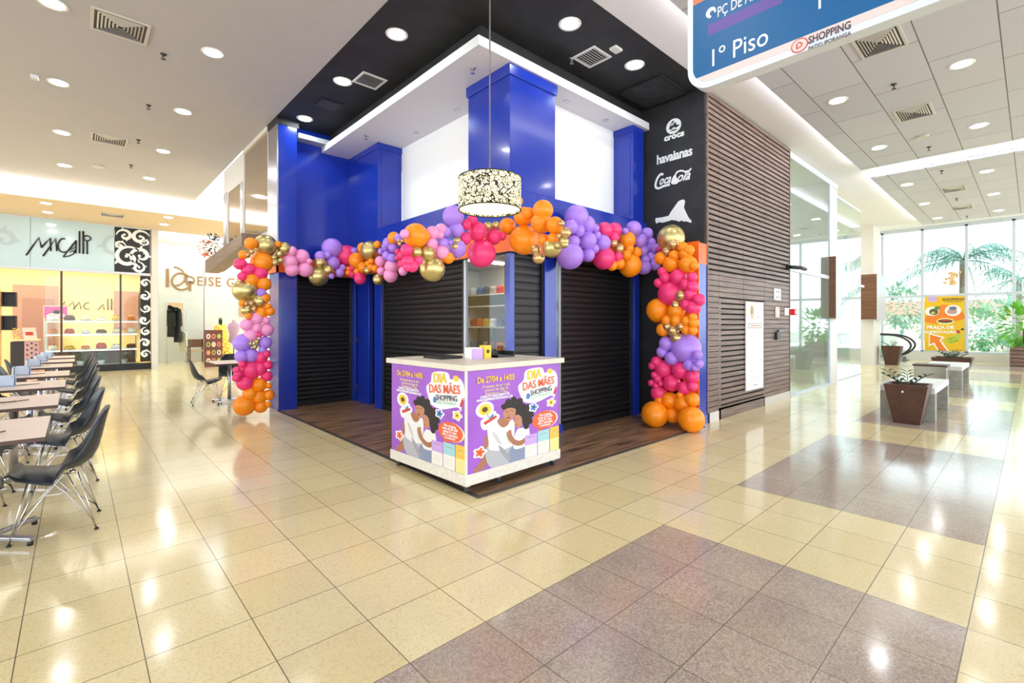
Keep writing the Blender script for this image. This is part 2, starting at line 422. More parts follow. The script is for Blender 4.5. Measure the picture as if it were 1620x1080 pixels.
# end wall over the far shutter
ew = MB().box(2.77,8.66,ZT,3.80,8.72,HC-.01).box(2.77,8.59,ZT,3.79,8.66,2.97).box(3.74,8.645,2.97,3.78,8.66,ZS)
struct(ew.build('wall_kiosk_end', M_blue))
struct(MB().box(2.80,8.45,4.62,3.34,8.66,4.70).build('trim_3', mat('grey_beam', (176, 178, 184), .5)))
# posts and low blue panels
ps = MB()
ps.box(XF, YF, 0, XF+.075, YF+.08, ZT)                      # corner post
ps.box(4.41, 4.20, 0, 4.63, 4.32, ZT)
ps.box(4.63, 4.205, 0, 4.75, 4.30, .12)
ps.box(6.46, 4.22, 0, 6.60, 4.36, ZT)
ps.box(XF, 7.38, 0, 3.90, 7.63, ZT)
ps.box(3.84, 7.97, 0, 3.92, 8.40, ZT)
ps.box(3.83, 8.52, 0, 3.93, 8.70, ZT)
ps.box(2.762, 8.60, 0, 2.80, 8.70, ZT)
struct(ps.build('wall_kiosk_posts', M_blue, bevel=.004))
struct(MB().box(3.95,7.3,0,3.98,8.8,ZT).box(3.9,8.72,0,2.77,8.76,ZT).box(3.88,4.36,0,4.42,4.38,ZT).build('wall_kiosk_back', M_dgrey))
hg = MB()
for z in (2.15, 1.1, .22): hg.box(3.845,8.43,z,3.875,8.50,z+.1)
struct(hg.build('trim_4', M_steel))
# left pillar (blue front, steel side) and its black cap
struct(MB().box(2.475,8.44,0,2.77,8.94,4.76).build('wall_pillar', M_blue, bevel=.004))
struct(MB().box(2.455,8.445,ZT,2.478,8.94,4.76).build('trim_5', M_steel))
struct(MB().box(2.45,8.43,4.76,2.80,8.95,HC-.004).build('trim_6', M_black))
# orange header band all along the zigzag front
ob = MB()
t = .03
ob.box(2.44,8.41,ZB,2.80,8.44,ZT).box(2.44,8.41,ZB,2.47,8.94,ZT)
ob.box(2.77,8.55,ZB,3.80,8.60,ZT)
ob.box(XF-t,YF-t,ZB,XF,8.60,ZT).box(XF,YF-t,ZB,6.70,YF,ZT)
struct(ob.build('trim_7', M_orange_band))
bl = MB().box(XF-t-.003,YF-t-.003,ZB-.012,XF,8.60,ZB).box(XF,YF-t-.003,ZB-.012,6.70,YF,ZB)
struct(bl.build('trim_8', M_black))
# right pillar: orange side, blue front under an orange top
struct(MB().box(6.51,3.20,0,6.53,3.44,2.62).box(6.53,3.20,ZB,6.815,3.215,2.60).box(6.80,3.20,ZB,6.815,3.44,2.60).build('wall_arch', M_orange_band))
rp = MB().box(6.53,3.202,0,6.815,3.43,ZB).box(6.53,3.19,0,6.83,3.21,.14)
struct(rp.build('wall_arch_front', M_blue))
dt = MB()
for k in range(34): dt.box(6.775,3.198,.2+k*.06,6.795,3.203,.228+k*.06)
struct(dt.build('trim_9', M_dgrey))
# the soffit slab and the black box over it
struct(MB().box(3.27,4.12,ZS,6.72,8.655,ZS+.11).build('ceiling_soffit', M_ceilw))
struct(MB().box(3.42,4.27,ZS+.11,6.72,8.655,HC-.003).build('ceiling_bulkhead', M_black))
# black wall with logos
struct(MB().box(6.72,3.22,0,6.76,9,HC-.003).build('wall_black', M_black))
# ---------------------------------------------------------------- roller shutters
def shutter(label, A, B, z0, z1, pitch, deep, front, rail=.05):
    """curtain between floor points A and B; 'front' is the outward direction"""
    A = Vector((A[0], A[1], 0)); B = Vector((B[0], B[1], 0)); fr = Vector((front[0], front[1], 0)); al = (B - A).normalized()
    root = thing('roller_shutter', label, 'shutter', tuple((A + B) / 2), 'closed black roller shutters of the kiosk')
    m = MB(); prof = []
    n = int((z1 - z0 - .1) / pitch)
    for k in range(n):
        z = z0 + .1 + k * pitch
        for (dz, d) in ((0, 0), (.12, .55), (.45, 1.0), (.8, .6), (.98, 0)): prof.append((z + dz * pitch, d * deep))
    vs = []; fs = []
    for (z, d) in prof:
        for P in (A, B): q = P + fr * d; vs.append((q.x, q.y, z))
    flip = al.cross(Vector((0,0,1))).dot(fr) < 0
    for i in range(len(prof) - 1):
        f = (2*i, 2*i+1, 2*i+3, 2*i+2); fs.append(f[::-1] if flip else f)
    m.add(vs, fs, 0, False); m.build('curtain', M_shut, root, solid=.002)
    b = MB().obox((A+B)/2 + fr*.012 + Vector((0,0,z0+.05)), al*(B-A).length/2, fr*.016, (0,0,.05)); b.build('bottom_bar', M_shut, root, bevel=.003)
    for P, s in ((A, 1), (B, -1)):
        g = MB().obox(P + al*s*rail/2 + fr*.02 + Vector((0,0,(z1)/2)), al*rail/2, fr*.022, (0,0,z1/2)); g.build('guide_rail', M_blk, root, bevel=.003)
    return root
shutter('black ribbed roller shutter set back beside the left blue pillar', (2.80,8.68), (3.83,8.68), .0, ZT, .078, .02, (0,-1))
shutter('wide black roller shutter behind the left side of the purple counter', (3.84,7.38), (3.84,5.09), .0, ZT, .078, .02, (-1,0))
shutter('narrow smooth black roller shutter between two slim blue corner posts', (3.86,4.27), (4.41,4.27), .0, ZT, .098, .008, (0,-1), rail=.02)
shutter('wide black roller shutter between glass strip and right balloon column', (4.75,4.30), (6.46,4.30), .0, ZT, .078, .02, (0,-1))
# ---------------------------------------------------------------- kiosk windows and the shop behind
struct(MB().box(3.80,YF+.08,0,3.812,5.07,ZB).build('window_1', M_glassw))
struct(MB().box(4.64,4.25,.12,4.74,4.262,ZB).build('window_2', M_glassw))
struct(MB().box(3.79,5.05,0,3.83,5.09,ZB).box(4.735,4.24,.12,4.75,4.275,ZB).build('trim_10', M_trimw))
struct(MB().box(3.98,4.5,2.58,6.7,8.7,2.62).build('ceiling_kiosk', M_ceilw))
struct(MB().box(6.30,4.4,0,6.34,8.7,2.58).box(3.98,8.6,0,6.3,8.64,2.58).build('wall_kiosk_inner', M_white))
struct(MB().box(6.2,7.98,0,6.3,8.55,2.55).build('wall_kiosk_brick', wood_material('brown_brick', (104, 74, 60), (134, 98, 80), 1, 1.4)))
kl = MB().box(4.3,5.0,2.565,6.0,5.25,2.58).box(4.3,6.6,2.565,6.0,6.85,2.58)
tag(kl.build('ceiling_light', bright('shop_light', (255, 244, 225), 7.0)), 'strip lights glowing inside the closed kiosk', 'light')
sh = thing('display_shelf', 'tall dark and white display shelf seen inside the kiosk window', 'shelf', (6.1,7.2,0))
for z in (.02, .45, .9, 1.36): MB().box(5.95,6.6,z,6.3,7.95,z+.03).build('shelf_board', M_white, sh)
MB().box(5.93,6.6,1.80,6.3,7.95,2.0).build('shelf_band', M_dgrey, sh)
MB().box(5.92,6.6,1.775,6.3,7.95,1.80).build('shelf_board', M_white, sh); MB().box(5.92,6.6,2.0,6.3,7.95,2.025).build('shelf_board', M_white, sh)
for y in (6.6, 7.92): MB().box(5.95,y,0,6.3,y+.03,2.55).build('shelf_side', M_white, sh)
for y in (7.0, 7.15, 7.5): MB().box(5.94,y,.1,5.97,y+.04,1.36).build('shelf_post', M_dgrey, sh)
sc = [((236,120,40),'orange'),((244,240,236),'white'),((80,70,70),'dark grey'),((200,60,60),'red'),((230,200,90),'yellow'),((90,120,170),'blue'),((180,170,160),'beige')]
cnt = 0
for zi, (z, wh) in enumerate(((2.025,'top'), (1.39,'middle'), (.93,'lower'))):
    for k in range(6):
        y = 6.68 + k * .205; c, cn = sc[(k * 3 + zi * 2) % 7]
        b = MB().box(6.0, y, z, 6.18, y + .13, z + .10).ball((6.05, y + .065, z + .12), .09, .055, .045, 10, 6)
        tag(b.build('shoe_display', mat('shoe_' + cn.replace(' ', '_'), c, .5), org=(6.09, y + .065, z), bevel=.01),
            '%s shoe on its box on the kiosk\'s %s shelf, %s from the corner post' % (cn, wh, ORD[k]), 'shoe', 'shoes on the display shelf in the kiosk')
# ---------------------------------------------------------------- slatted wood wall
M_slat = wood_material('slat_wood', (98, 78, 70), (146, 122, 112), 0, 1.0, .5)
M_slatd = mat('slat_backing_board', (24, 20, 19), .8)  # dark backing board behind the slat gaps
sw = MB(); zt = 4.84; pitch = .0815
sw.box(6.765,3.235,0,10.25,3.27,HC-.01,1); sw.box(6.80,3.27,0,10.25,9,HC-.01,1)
k = 0; z = .14
while z < zt:
    for (xa, xb) in ((6.77,7.15),(7.15,8.06),(8.06,8.96),(8.96,10.25)):
        door = xa in (7.15, 8.06) and z < 1.80
        up = z > 2.14
        gap = .030 if up else (.026 if door and (xa == 7.15 or True) else .010)
        if door: 
            if xa == 8.06 and False: gap = .01
        a = xa + (.07 if door and xa == 7.15 else .004); b = xb - (.03 if door and xb == 8.96 else .004)
        sw.box(a, 3.20, z, b, 3.236, min(z + pitch - gap, zt))
    z += pitch
sw.box(7.15,3.20,.0,7.22,3.237,1.83).box(8.93,3.20,0,8.955,3.237,1.83).box(7.15,3.20,.0,8.955,3.237,.17)
sw.box(6.765,3.19,0,6.79,3.24,zt).box(10.225,3.19,0,10.25,3.24,zt)
struct(sw.build('wall_slats', [M_slat, M_slatd]))
struct(MB().box(6.80,3.19,0,7.14,3.21,.14).box(8.96,3.19,0,10.25,3.21,.14).build('baseboard_right', M_cream))
# ================================================================ balloon garlands
BC = {'O': ('orange', mat('balloon_orange', (255, 146, 16), .34, var=0)), 'P': ('hot pink', mat('balloon_hot_pink', (244, 58, 126), .34)),
      'L': ('lilac', mat('balloon_lilac', (176, 132, 236), .32)), 'K': ('light pink', mat('balloon_light_pink', (246, 156, 208), .32)),
      'G': ('gold chrome', mat('balloon_gold', (206, 188, 128), .34, metal=.85)), 'T': ('pale gold', mat('balloon_pale_gold', (214, 178, 126), .24, metal=.7))}
BM = {}
for k, (nm, m) in BC.items():
    b = MB(); prof = []
    for i in range(15):
        a = PI * i / 14 - PI / 2
        z = math.sin(a); r = math.cos(a) * (1.0 if z > 0 else 1.0 - .10 * z * z)
        prof.append((max(r, 0), z * (1.04 if z > 0 else 1.1)))
    b.lathe((0,0,0), prof, 22); b.lathe((0,0,-1.22), [(.09, 0), (.03, .07), (.06, .16)], 8)
    o = b.build('balloon', m); BM[k] = o.data; bpy.data.objects.remove(o)
def zoomlist(ox, oy, s, txt):
    out = []
    for q in txt.split(';'):
        a = q.strip().split(',')
        if len(a) == 4: out.append((ox + float(a[0]) / s, oy + float(a[1]) / s, float(a[2]) / s, a[3].strip()))
    return out
ZA = zoomlist(360,360,7.2,'265,180,62,O;430,205,115,G;180,310,48,O;222,312,33,T;275,275,28,T;390,395,110,O;135,415,58,P;165,410,50,P;235,480,72,P;165,555,45,P;370,520,75,P;268,600,78,O;410,640,75,O;385,745,50,L;205,715,125,G;415,800,62,O;365,835,73,G;165,860,35,O;210,865,28,T;270,862,32,T;302,925,30,T;220,940,60,G;232,915,30,T;375,975,70,O;480,950,50,O;460,895,35,O;235,1005,35,O;330,1030,75,K;440,1055,40,K')
ZB_ = zoomlist(360,500,6.545,'200,90,58,K;300,122,47,K;400,140,65,K;240,198,65,K;330,195,25,P;155,275,85,L;385,275,62,L;238,282,22,G;302,262,25,G;283,315,26,G;360,345,35,L;145,415,60,L;240,405,70,L;345,425,62,P;400,390,40,P;150,495,35,P;415,505,45,P;240,555,97,P;330,540,70,P;95,560,35,P;110,600,40,P;90,640,38,P;405,620,52,P;180,690,72,P;328,710,68,O;425,720,30,O;235,800,65,O;325,835,70,O;425,815,52,O;345,935,60,O;420,915,30,O;175,920,100,O')
ZC = zoomlist(430,360,10.8,'220,360,105,G;105,280,50,O;130,450,52,G;40,510,45,G;150,560,45,G;55,600,60,G;340,400,80,K;315,585,115,K;350,720,105,K;515,490,110,K;640,575,45,K;570,715,115,K;830,490,85,L;830,600,95,G;965,725,88,G;805,830,155,G;1030,350,155,L;950,470,60,L;1045,600,105,L;1160,770,75,L;1020,830,45,L;1210,680,50,L;1275,485,172,P;1410,390,50,L;1460,560,130,O;1560,350,90,O;1310,700,40,O;1300,770,45,O;1380,690,60,P;1460,750,55,O;1380,800,60,P;1510,870,95,P;1570,680,90,O')
ZD = zoomlist(570,340,9.0,'150,510,130,G;245,420,50,O;155,660,42,O;110,690,40,O;150,750,48,O;110,790,55,G;215,760,50,O;260,920,75,G;480,330,85,O;400,400,75,L;365,450,58,L;300,520,45,L;470,470,62,L;385,580,65,L;460,620,70,L;550,330,60,L;550,360,30,T;565,415,30,T;600,370,25,T;290,660,72,K;300,800,58,K;450,740,95,K;435,860,95,K;630,270,60,K;790,300,165,O;920,300,70,O;530,520,38,P;580,580,52,P;530,610,35,P;660,500,80,P;680,660,78,P;600,700,60,P;610,800,60,K;670,740,60,P;740,730,80,P;820,650,65,P;800,530,75,G;950,545,100,G;1025,770,165,G;1030,255,90,K;1020,410,75,K;1150,200,75,K;1130,280,60,K;1210,240,75,L;1180,400,72,L;1280,390,38,L;1160,530,92,K;1250,610,80,O')
ZE = zoomlist(690,310,7.714,'210,250,120,L;250,420,85,L;255,640,105,L;255,545,42,G;235,615,45,G;330,630,42,G;365,350,60,P;280,440,50,P;440,290,60,P;355,520,70,P;500,430,110,P;555,700,160,P;700,495,92,P;800,490,50,P;630,365,48,G;725,355,45,G;870,370,95,O')
ZF = zoomlist(780,300,8.307,'330,150,60,O;395,350,115,O;470,310,70,O;655,270,125,O;635,435,130,O;410,660,180,O;815,470,105,O;900,440,40,T;665,665,60,O;785,640,68,O;875,610,38,T;955,565,65,T;935,680,55,G;940,720,45,G;855,735,50,G;775,770,115,G;565,790,65,T;600,895,75,T')
ZG = zoomlist(780,300,8.307,'1095,360,145,L;1020,490,90,L;1120,540,80,L;1060,680,75,L;1010,870,165,L') + zoomlist(900,330,9.0,'245,230,120,L;255,460,130,L;370,280,60,L;395,380,60,L;470,490,115,L;360,570,65,L;270,660,90,L;505,305,105,P;650,300,95,P;630,410,80,P;630,490,60,T;710,570,72,T;495,705,150,P;690,690,70,P;615,810,70,O;710,780,80,O;825,450,115,O;850,570,70,O;815,665,72,O;955,625,75,O;885,755,70,O;870,810,150,O;920,290,105,L;800,320,45,L;1105,360,85,L;1000,460,100,L;1165,480,65,L;1150,560,75,L;1220,560,65,L;1050,600,75,L;1165,690,75,L;1080,720,65,L;1225,800,75,L;1060,830,100,L;1290,570,40,P')
ZH = zoomlist(1000,340,6.0,'368,225,118,G;388,278,50,T;325,345,38,T;275,410,58,O;400,385,50,O;375,465,75,O;480,305,45,O;535,335,50,O;505,370,55,O;530,470,78,O;585,480,40,O;290,540,45,P;315,595,50,P;250,645,42,P;440,590,75,P;370,745,115,P;510,660,52,P;570,680,55,P;570,590,45,P;550,755,55,P;635,805,55,P;515,850,50,P;580,880,65,P;467,765,52,T;415,855,45,T;250,905,105,O;420,910,72,O;330,1000,48,O;420,1000,55,O;520,1005,50,O;575,970,40,O')
ZI = zoomlist(1000,500,5.685,'280,122,58,O;318,95,43,T;440,95,38,T;367,128,52,T;398,195,48,T;488,125,42,O;545,130,40,O;550,60,45,O;485,290,122,L;310,248,62,L;270,320,48,L;360,378,60,L;590,350,40,L;515,440,50,L;600,430,38,L;565,460,35,L;220,410,48,P;185,445,35,P;288,475,75,P;437,488,72,P;205,530,35,P;230,560,38,P;175,600,30,P;215,625,32,P;255,605,25,P;355,600,72,P;470,645,58,P;240,690,68,P;540,630,45,P;540,545,55,P;338,757,70,O;430,710,30,O;465,785,80,O;362,887,68,O;540,750,60,O;250,760,45,O;203,882,108,O;533,928,108,O')
def garland(label, lst, planef):
    pos = []
    for (u, v, r, c) in lst:
        d = ray(u, v); t = planef(u, d); R = r * t / FPX * (1.0)
        t -= max(0.0, min(.16, (.20 - R) * .95)) * 1.1 if R < .20 else 0
        p = EYE + d * t; R = r * t / FPX
        lo = R * 1.02 + .008
        if p.z < lo:
            t = (lo - EYE.z) / d.z; R = r * t / FPX; t = (R * 1.02 + .008 - EYE.z) / d.z; p = EYE + d * t; R = r * t / FPX
        pos.append((p, R, c))
    base = min(pos, key=lambda q: q[0].z)[0]
    org = Vector((sum(q[0].x for q in pos)/len(pos), sum(q[0].y for q in pos)/len(pos), min(q[0].z - q[1] for q in pos)))
    root = thing('balloon_garland', label, 'balloons', tuple(org), 'balloon garlands around the kiosk front')
    ctr = sum((q[0] for q in pos), Vector()) / len(pos)
    for (p, R, c) in pos:
        o = bpy.data.objects.new('balloon', BM[c]); COL.objects.link(o); o.parent = root
        o.location = p - org; s = R * 1.09; o.scale = (s, s, s * 1.0)
        away = (FWD + Vector((random.uniform(-.5,.5), random.uniform(-.5,.5), random.uniform(-.6,.6)))).normalized()
        o.rotation_mode = 'QUATERNION'; o.rotation_quaternion = (-away).to_track_quat('Z', 'Y')
        o['label'] = ('large ' if R > .17 else 'small ' if R < .075 else '') + BC[c][0] + ' balloon'
    return root
pl_col = lambda u, d: 8.14 / d.y
def pl_left(u, d): return (8.16 / d.y) if u < 552 else (min(8.22 / d.y, 3.60 / d.x))
pl_mid = lambda u, d: min(3.60 / d.x, 4.0 / d.y)
pl_right = lambda u, d: min(4.0 / d.y, 6.52 / d.x)
pl_colr = lambda u, d: 6.25 / d.x
garland('column of orange, gold, pink and lilac balloons beside the left blue pillar', ZA + ZB_, pl_col)
garland('balloon swag over the left shutter, light pink and gold balloons to orange and lilac', ZC + [q for q in ZD if q[0] < 640], pl_left)
garland('balloon swag behind the hanging drum lamp, big hot pink and orange balloons at the corner', [q for q in ZD if q[0] >= 640] + ZE + ZF, pl_mid)
garland('balloon swag over the right shutter, mostly lilac with pink and orange', ZG, pl_right)
garland('column of orange, pink and lilac balloons before the orange-edged right pillar', ZH + ZI, pl_colr)
# ================================================================ promotional counter on casters
class Art:
    """flat printed artwork: layered outlines in a unit frame (u right 0..1, v up 0..1) on a panel w x h"""
    def __init__(s, M, w, h): s.M = M; s.w = w; s.h = h; s.mb = MB(); s.mats = []; s.k = 0
    def add(s, pts, m, layer=None):
        if m not in s.mats: s.mats.append(m)
        s.k += 1; d = .0004 + .00004 * s.k
        s.mb.prism(s.M, [(p[0]*s.w, p[1]*s.h) for p in pts], 0, d, s.mats.index(m))
    def sm(s, pts, m, n=5): s.add(smooth2(pts, n), m)
    def ell(s, u, v, ru, rv, m, n=24): s.add(ell(u, v, ru, rv, n), m)
    def st(s, pts, w, m):
        P = [(p[0]*s.w, p[1]*s.h) for p in pts]
        s.add([(x/s.w, y/s.h) for x, y in stroke2(P, w)], m)
P_pur = mat('print_purple', (164, 96, 206), .4, var=.10, vscale=2.5); P_wh = mat('print_white', (250, 248, 248), .4); P_yel = mat('print_yellow', (252, 206, 60), .4)
P_ora = mat('print_orange', (240, 104, 62), .4); P_skin = mat('print_skin', (172, 116, 88), .5); P_skin2 = mat('print_skin_light', (196, 138, 108), .5); P_hair = mat('print_dark_hair', (46, 38, 36), .6)
P_shirt = mat('print_shirt', (238, 236, 234), .5); P_shade = mat('print_shirt_fold', (206, 204, 208), .5); P_jean = mat('print_grey_jeans', (184, 184, 192), .5); P_jean2 = mat('print_blue_jeans', (140, 150, 178), .5)
P_lil = mat('print_lilac', (206, 168, 232), .4); P_teal = mat('print_teal', (166, 216, 220), .4); P_gold = mat('print_gold', (250, 196, 84), .4); P_pale = mat('print_pale', (244, 238, 228), .4); P_ply = mat('print_pale_yellow', (244, 230, 150), .4)
P_blu = mat('print_blue', (74, 126, 190), .4); P_red = mat('print_red', (206, 66, 54), .4); P_ink = mat('print_ink', (40, 44, 66), .4); P_brn = mat('print_brown', (84, 56, 32), .4); P_mint = mat('print_mint', (196, 226, 206), .4)
P_lips = mat('print_lips', (150, 74, 70), .5)
CL, CW, CH = 1.22, 1.24, 1.085     # along y, along x, height
ctr = thing('promotion_counter', 'purple printed promotion counter on casters at the kiosk corner', 'counter', (0,0,0))
ORG[ctr.name]['o'] = (0,0,0)
M_cbase = mat('white_wood_edge', (232, 226, 216), .5, var=.08, vscale=20)
MB().box(.012,.012,.17,CW-.012,CL-.012,1.05).build('body', P_pur, ctr)
MB().box(0,0,.075,CW,CL,.17).build('base_frame', M_cbase, ctr, bevel=.004)
MB().box(-.03,-.03,1.05,CW+.03,CL+.03,1.10).build('worktop', mat('worktop_beige', (224, 216, 200), .4, var=.05, vscale=12), ctr, bevel=.005)
MB().box(.004,.004,.17,.022,.022,1.05).build('corner_trim', M_cbase, ctr)
for (x, y) in ((.06,.06),(CW-.06,.06),(.06,CL-.06),(CW-.06,CL-.06),(.42,.06)):
    c = MB().box(x-.022,y-.022,.052,x+.022,y+.022,.076); cc = c.build('caster', M_steel, ctr)
    w = MB(); w.tube([(x-.012,y,.027),(x+.012,y,.027)], .0265, 14); w.build('wheel', M_dgrey, cc)
def poster(M, w, h, face):
    a = Art(M, w, h)
    a.add([(0,0),(1,0),(1,1),(0,1)], P_pur)
    # headline logo on its white sticker shape
    a.sm([(.53,.70),(.51,.79),(.57,.85),(.60,.95),(.78,.965),(.82,.90),(.90,.93),(.97,.88),(.985,.76),(.96,.68),(.94,.60),(.90,.635),(.72,.585),(.58,.61)], P_wh)
    a.sm([(.60,.67),(.615,.70),(.645,.68),(.635,.64),(.605,.64)], P_blu); a.sm([(.93,.66),(.965,.74),(.97,.69),(.95,.645)], P_red)
    a.ell(.885,.915,.035,.03,P_yel)
    # sunflower on a sticker
    a.ell(.165,.60,.088,.080,P_wh); a.sm([(.15,.54),(.19,.47),(.26,.50),(.275,.56),(.22,.57)], P_wh); a.sm([(.13,.50),(.15,.40),(.24,.42),(.31,.50),(.27,.54)], P_wh)
    pet = []
    for k in range(36): rr = 1.0 if k % 2 else .82; b = 2*PI*k/36; pet.append((.165+.066*rr*math.cos(b), .615+.062*rr*math.sin(b)-.015))
    a.add(pet, P_yel); a.ell(.165,.60,.028,.027,P_brn); a.st([(.185,.555),(.21,.50)], .008, P_blu); a.sm([(.205,.505),(.245,.545),(.25,.52),(.225,.495)], P_blu)
    # two figures: a woman in white with curly hair, a girl in white leaning on her
    a.sm([(.115,.47),(.15,.50),(.30,.52),(.42,.52),(.50,.42),(.60,.43),(.66,.33),(.66,.24),(.58,.0),(.10,.0),(.07,.03),(.12,.12),(.17,.22),(.16,.36)], P_wh) if False else None
    a.add([(.15,.475),(.275,.525),(.285,.50),(.165,.445)], P_red)
    a.sm([(.17,.34),(.16,.28),(.15,.18),(.11,.08),(.055,.015),(.10,.0),(.17,.03),(.20,.12),(.235,.22),(.25,.32)], P_skin)
    a.sm([(.17,.20),(.21,.02),(.33,0.0),(.50,0.0),(.50,.10),(.44,.22),(.30,.24)], P_jean)
    a.sm([(.42,.0),(.40,.08),(.44,.16),(.56,.17),(.60,.08),(.60,0.0)], P_jean2)
    a.sm([(.19,.43),(.25,.48),(.30,.475),(.40,.47),(.46,.43),(.47,.33),(.45,.22),(.44,.17),(.32,.155),(.21,.19),(.20,.27)], P_shirt)
    a.sm([(.29,.475),(.32,.40),(.37,.385),(.41,.42),(.42,.48)], P_skin)
    a.sm([(.24,.36),(.28,.33),(.33,.22),(.30,.23),(.25,.31)], P_shade); a.sm([(.38,.33),(.42,.30),(.42,.20),(.39,.24)], P_shade)
    a.sm([(.30,.21),(.33,.12),(.40,.03),(.43,.05),(.37,.14)], mat('print_jean_fold', (160,160,170), .5))
    a.sm([(.34,.58),(.36,.63),(.42,.66),(.50,.655),(.56,.61),(.575,.54),(.56,.50),(.50,.52),(.46,.55),(.38,.55)], P_hair, 4)
    for (u, v, r) in ((.355,.60,.03),(.40,.645,.03),(.46,.66,.03),(.53,.635,.032),(.565,.57,.03)): a.ell(u, v, r, r*.9, P_hair, 12)
    a.sm([(.36,.56),(.42,.575),(.48,.55),(.475,.50),(.455,.455),(.42,.44),(.375,.465),(.35,.51)], P_skin2)
    a.sm([(.375,.475),(.41,.462),(.425,.472),(.40,.485)], P_lips); a.st([(.37,.535),(.40,.542)], .005, P_hair); a.st([(.425,.545),(.455,.538)], .005, P_hair)
    a.sm([(.405,.52),(.40,.497),(.415,.49),(.42,.50)], P_skin)
    a.sm([(.50,.33),(.56,.335),(.62,.33),(.64,.24),(.61,.14),(.47,.13),(.46,.24)], P_shirt)
    a.sm([(.50,.56),(.58,.585),(.645,.53),(.665,.44),(.64,.36),(.585,.32),(.56,.38),(.53,.44),(.48,.48)], P_hair, 4)
    for (u, v, r) in ((.54,.575,.03),(.62,.55,.035),(.655,.46,.035),(.645,.39,.032),(.60,.34,.03)): a.ell(u, v, r, r*.95, P_hair, 12)
    a.sm([(.475,.48),(.51,.485),(.545,.45),(.55,.38),(.52,.345),(.485,.36),(.468,.40)], P_skin2); a.st([(.485,.435),(.505,.44)], .004, P_hair); a.sm([(.473,.385),(.49,.378),(.497,.388)], P_lips)
    a.sm([(.385,.30),(.40,.335),(.43,.34),(.44,.29),(.47,.235),(.53,.205),(.60,.23),(.61,.20),(.56,.155),(.48,.165),(.42,.22)], P_skin)
    for k in range(4): a.st([(.392+.012*k,.30),(.388+.013*k,.335)], .004, P_skin2)
    # small flowers
    for (u, v, r, c1, c2) in ((.685,.535,.04,P_blu,P_ink),(.90,.555,.04,P_yel,P_brn),(.115,.185,.045,P_ora,P_red)):
        a.add([(u+(r*1.35)*(1+.16*math.cos(5*t))*math.cos(t), v+(r*1.2)*(1+.16*math.cos(5*t))*math.sin(t)) for t in [2*PI*k/40 for k in range(40)]], P_wh)
        a.add([(u+r*(1+.28*math.cos(5*t))*math.cos(t)*.85, v+r*.85*(1+.28*math.cos(5*t))*math.sin(t)) for t in [2*PI*k/40 for k in range(40)]], c1)
        a.ell(u, v, r*.28, r*.25, c2, 12)
    # speech bubble
    a.ell(.83,.375,.155,.098,P_wh); a.ell(.82,.375,.15,.098,P_ora,32); a.add([(.74,.30),(.80,.29),(.745,.245)], P_ora)
    # three cards at the lower right
    for (u0, u1, v1, vm, c, c2) in ((.585,.725,.245,.135,P_lil,P_pale),(.735,.875,.26,.14,P_teal,P_pale),(.885,1.0,.27,.14,P_gold,P_ply)):
        a.add([(u0,.0),(u1,.0),(u1,vm),(u0,vm)], c2); a.add([(u0,vm),(u1,vm),(u1,v1),(u0,v1)], c)
        for j in range(4): a.st([(u0+.03+.008*j, vm+.07-.012*j+.01),(u1-.03-.008*j, vm+.07-.012*j+.01)], .0025, P_ink if j == 0 else P_shade)
        for j in range(4): a.st([(u0+.025, .10-.02*j),(u1-.025, .10-.02*j)], .002, P_shade)
    o = a.mb.build('poster', a.mats, ctr)
    lay = lambda u, v, d=.0075: M @ Matrix.Translation((u*w, v*h, d))
    def tx(body, u, v, size, m, **k): return text('lettering', body, rot2(lay(u, v), k.pop('deg', 0)), size, m, o, **k)
    tx('De 27/04 a 14/05', .275, .895, .075, P_yel, bold=.0014, sx=.86)
    for j, s in enumerate(('O encanto de ser a mãe', 'compras nas lojas do', 'Shopping no 1º Piso')): tx(s, .275, .828 - .036*j, .036, P_ply, sx=.95)
    for j, s in enumerate(('CONSULTE O REGULAMENTO EM', 'WWW.SHOPPINGPATIOIPORANGA.COM')): tx(s, .26, .728 - .031*j, .030, P_wh, bold=.0008, sx=.78)
    tx('DIA', .69, .895, .12, P_yel, bold=.003, deg=3); tx('DAS MÃES', .745, .79, .108, P_ora, bold=.0012, deg=4, sx=.94)
    tx('SHOPPING', .775, .705, .072, P_ink, deg=4, sx=.92); tx('PATIO IPORANGA', .77, .655, .036, P_mint, deg=4, bold=.0008)
    for j, s in enumerate(('Nas compras', 'acima de R$ 500', 'ganhe 01 caixa', 'com 2 sabonetes', 'e bombons!')): tx(s, .82, .435 - .03*j, .034, P_wh, bold=.0005, sx=.95)
poster(FY(.026,.012,.172), CW-.04, .876, 'right')
poster(Matrix.Translation((0,0,0)) @ Matrix(((0,0,-1,.012),(-1,0,0,CL-.026),(0,1,0,.172),(0,0,0,1))), CL-.04, .876, 'left')
ctr.location = (2.415, 3.215, 0); ctr.rotation_euler = (0, 0, math.radians(2.2))
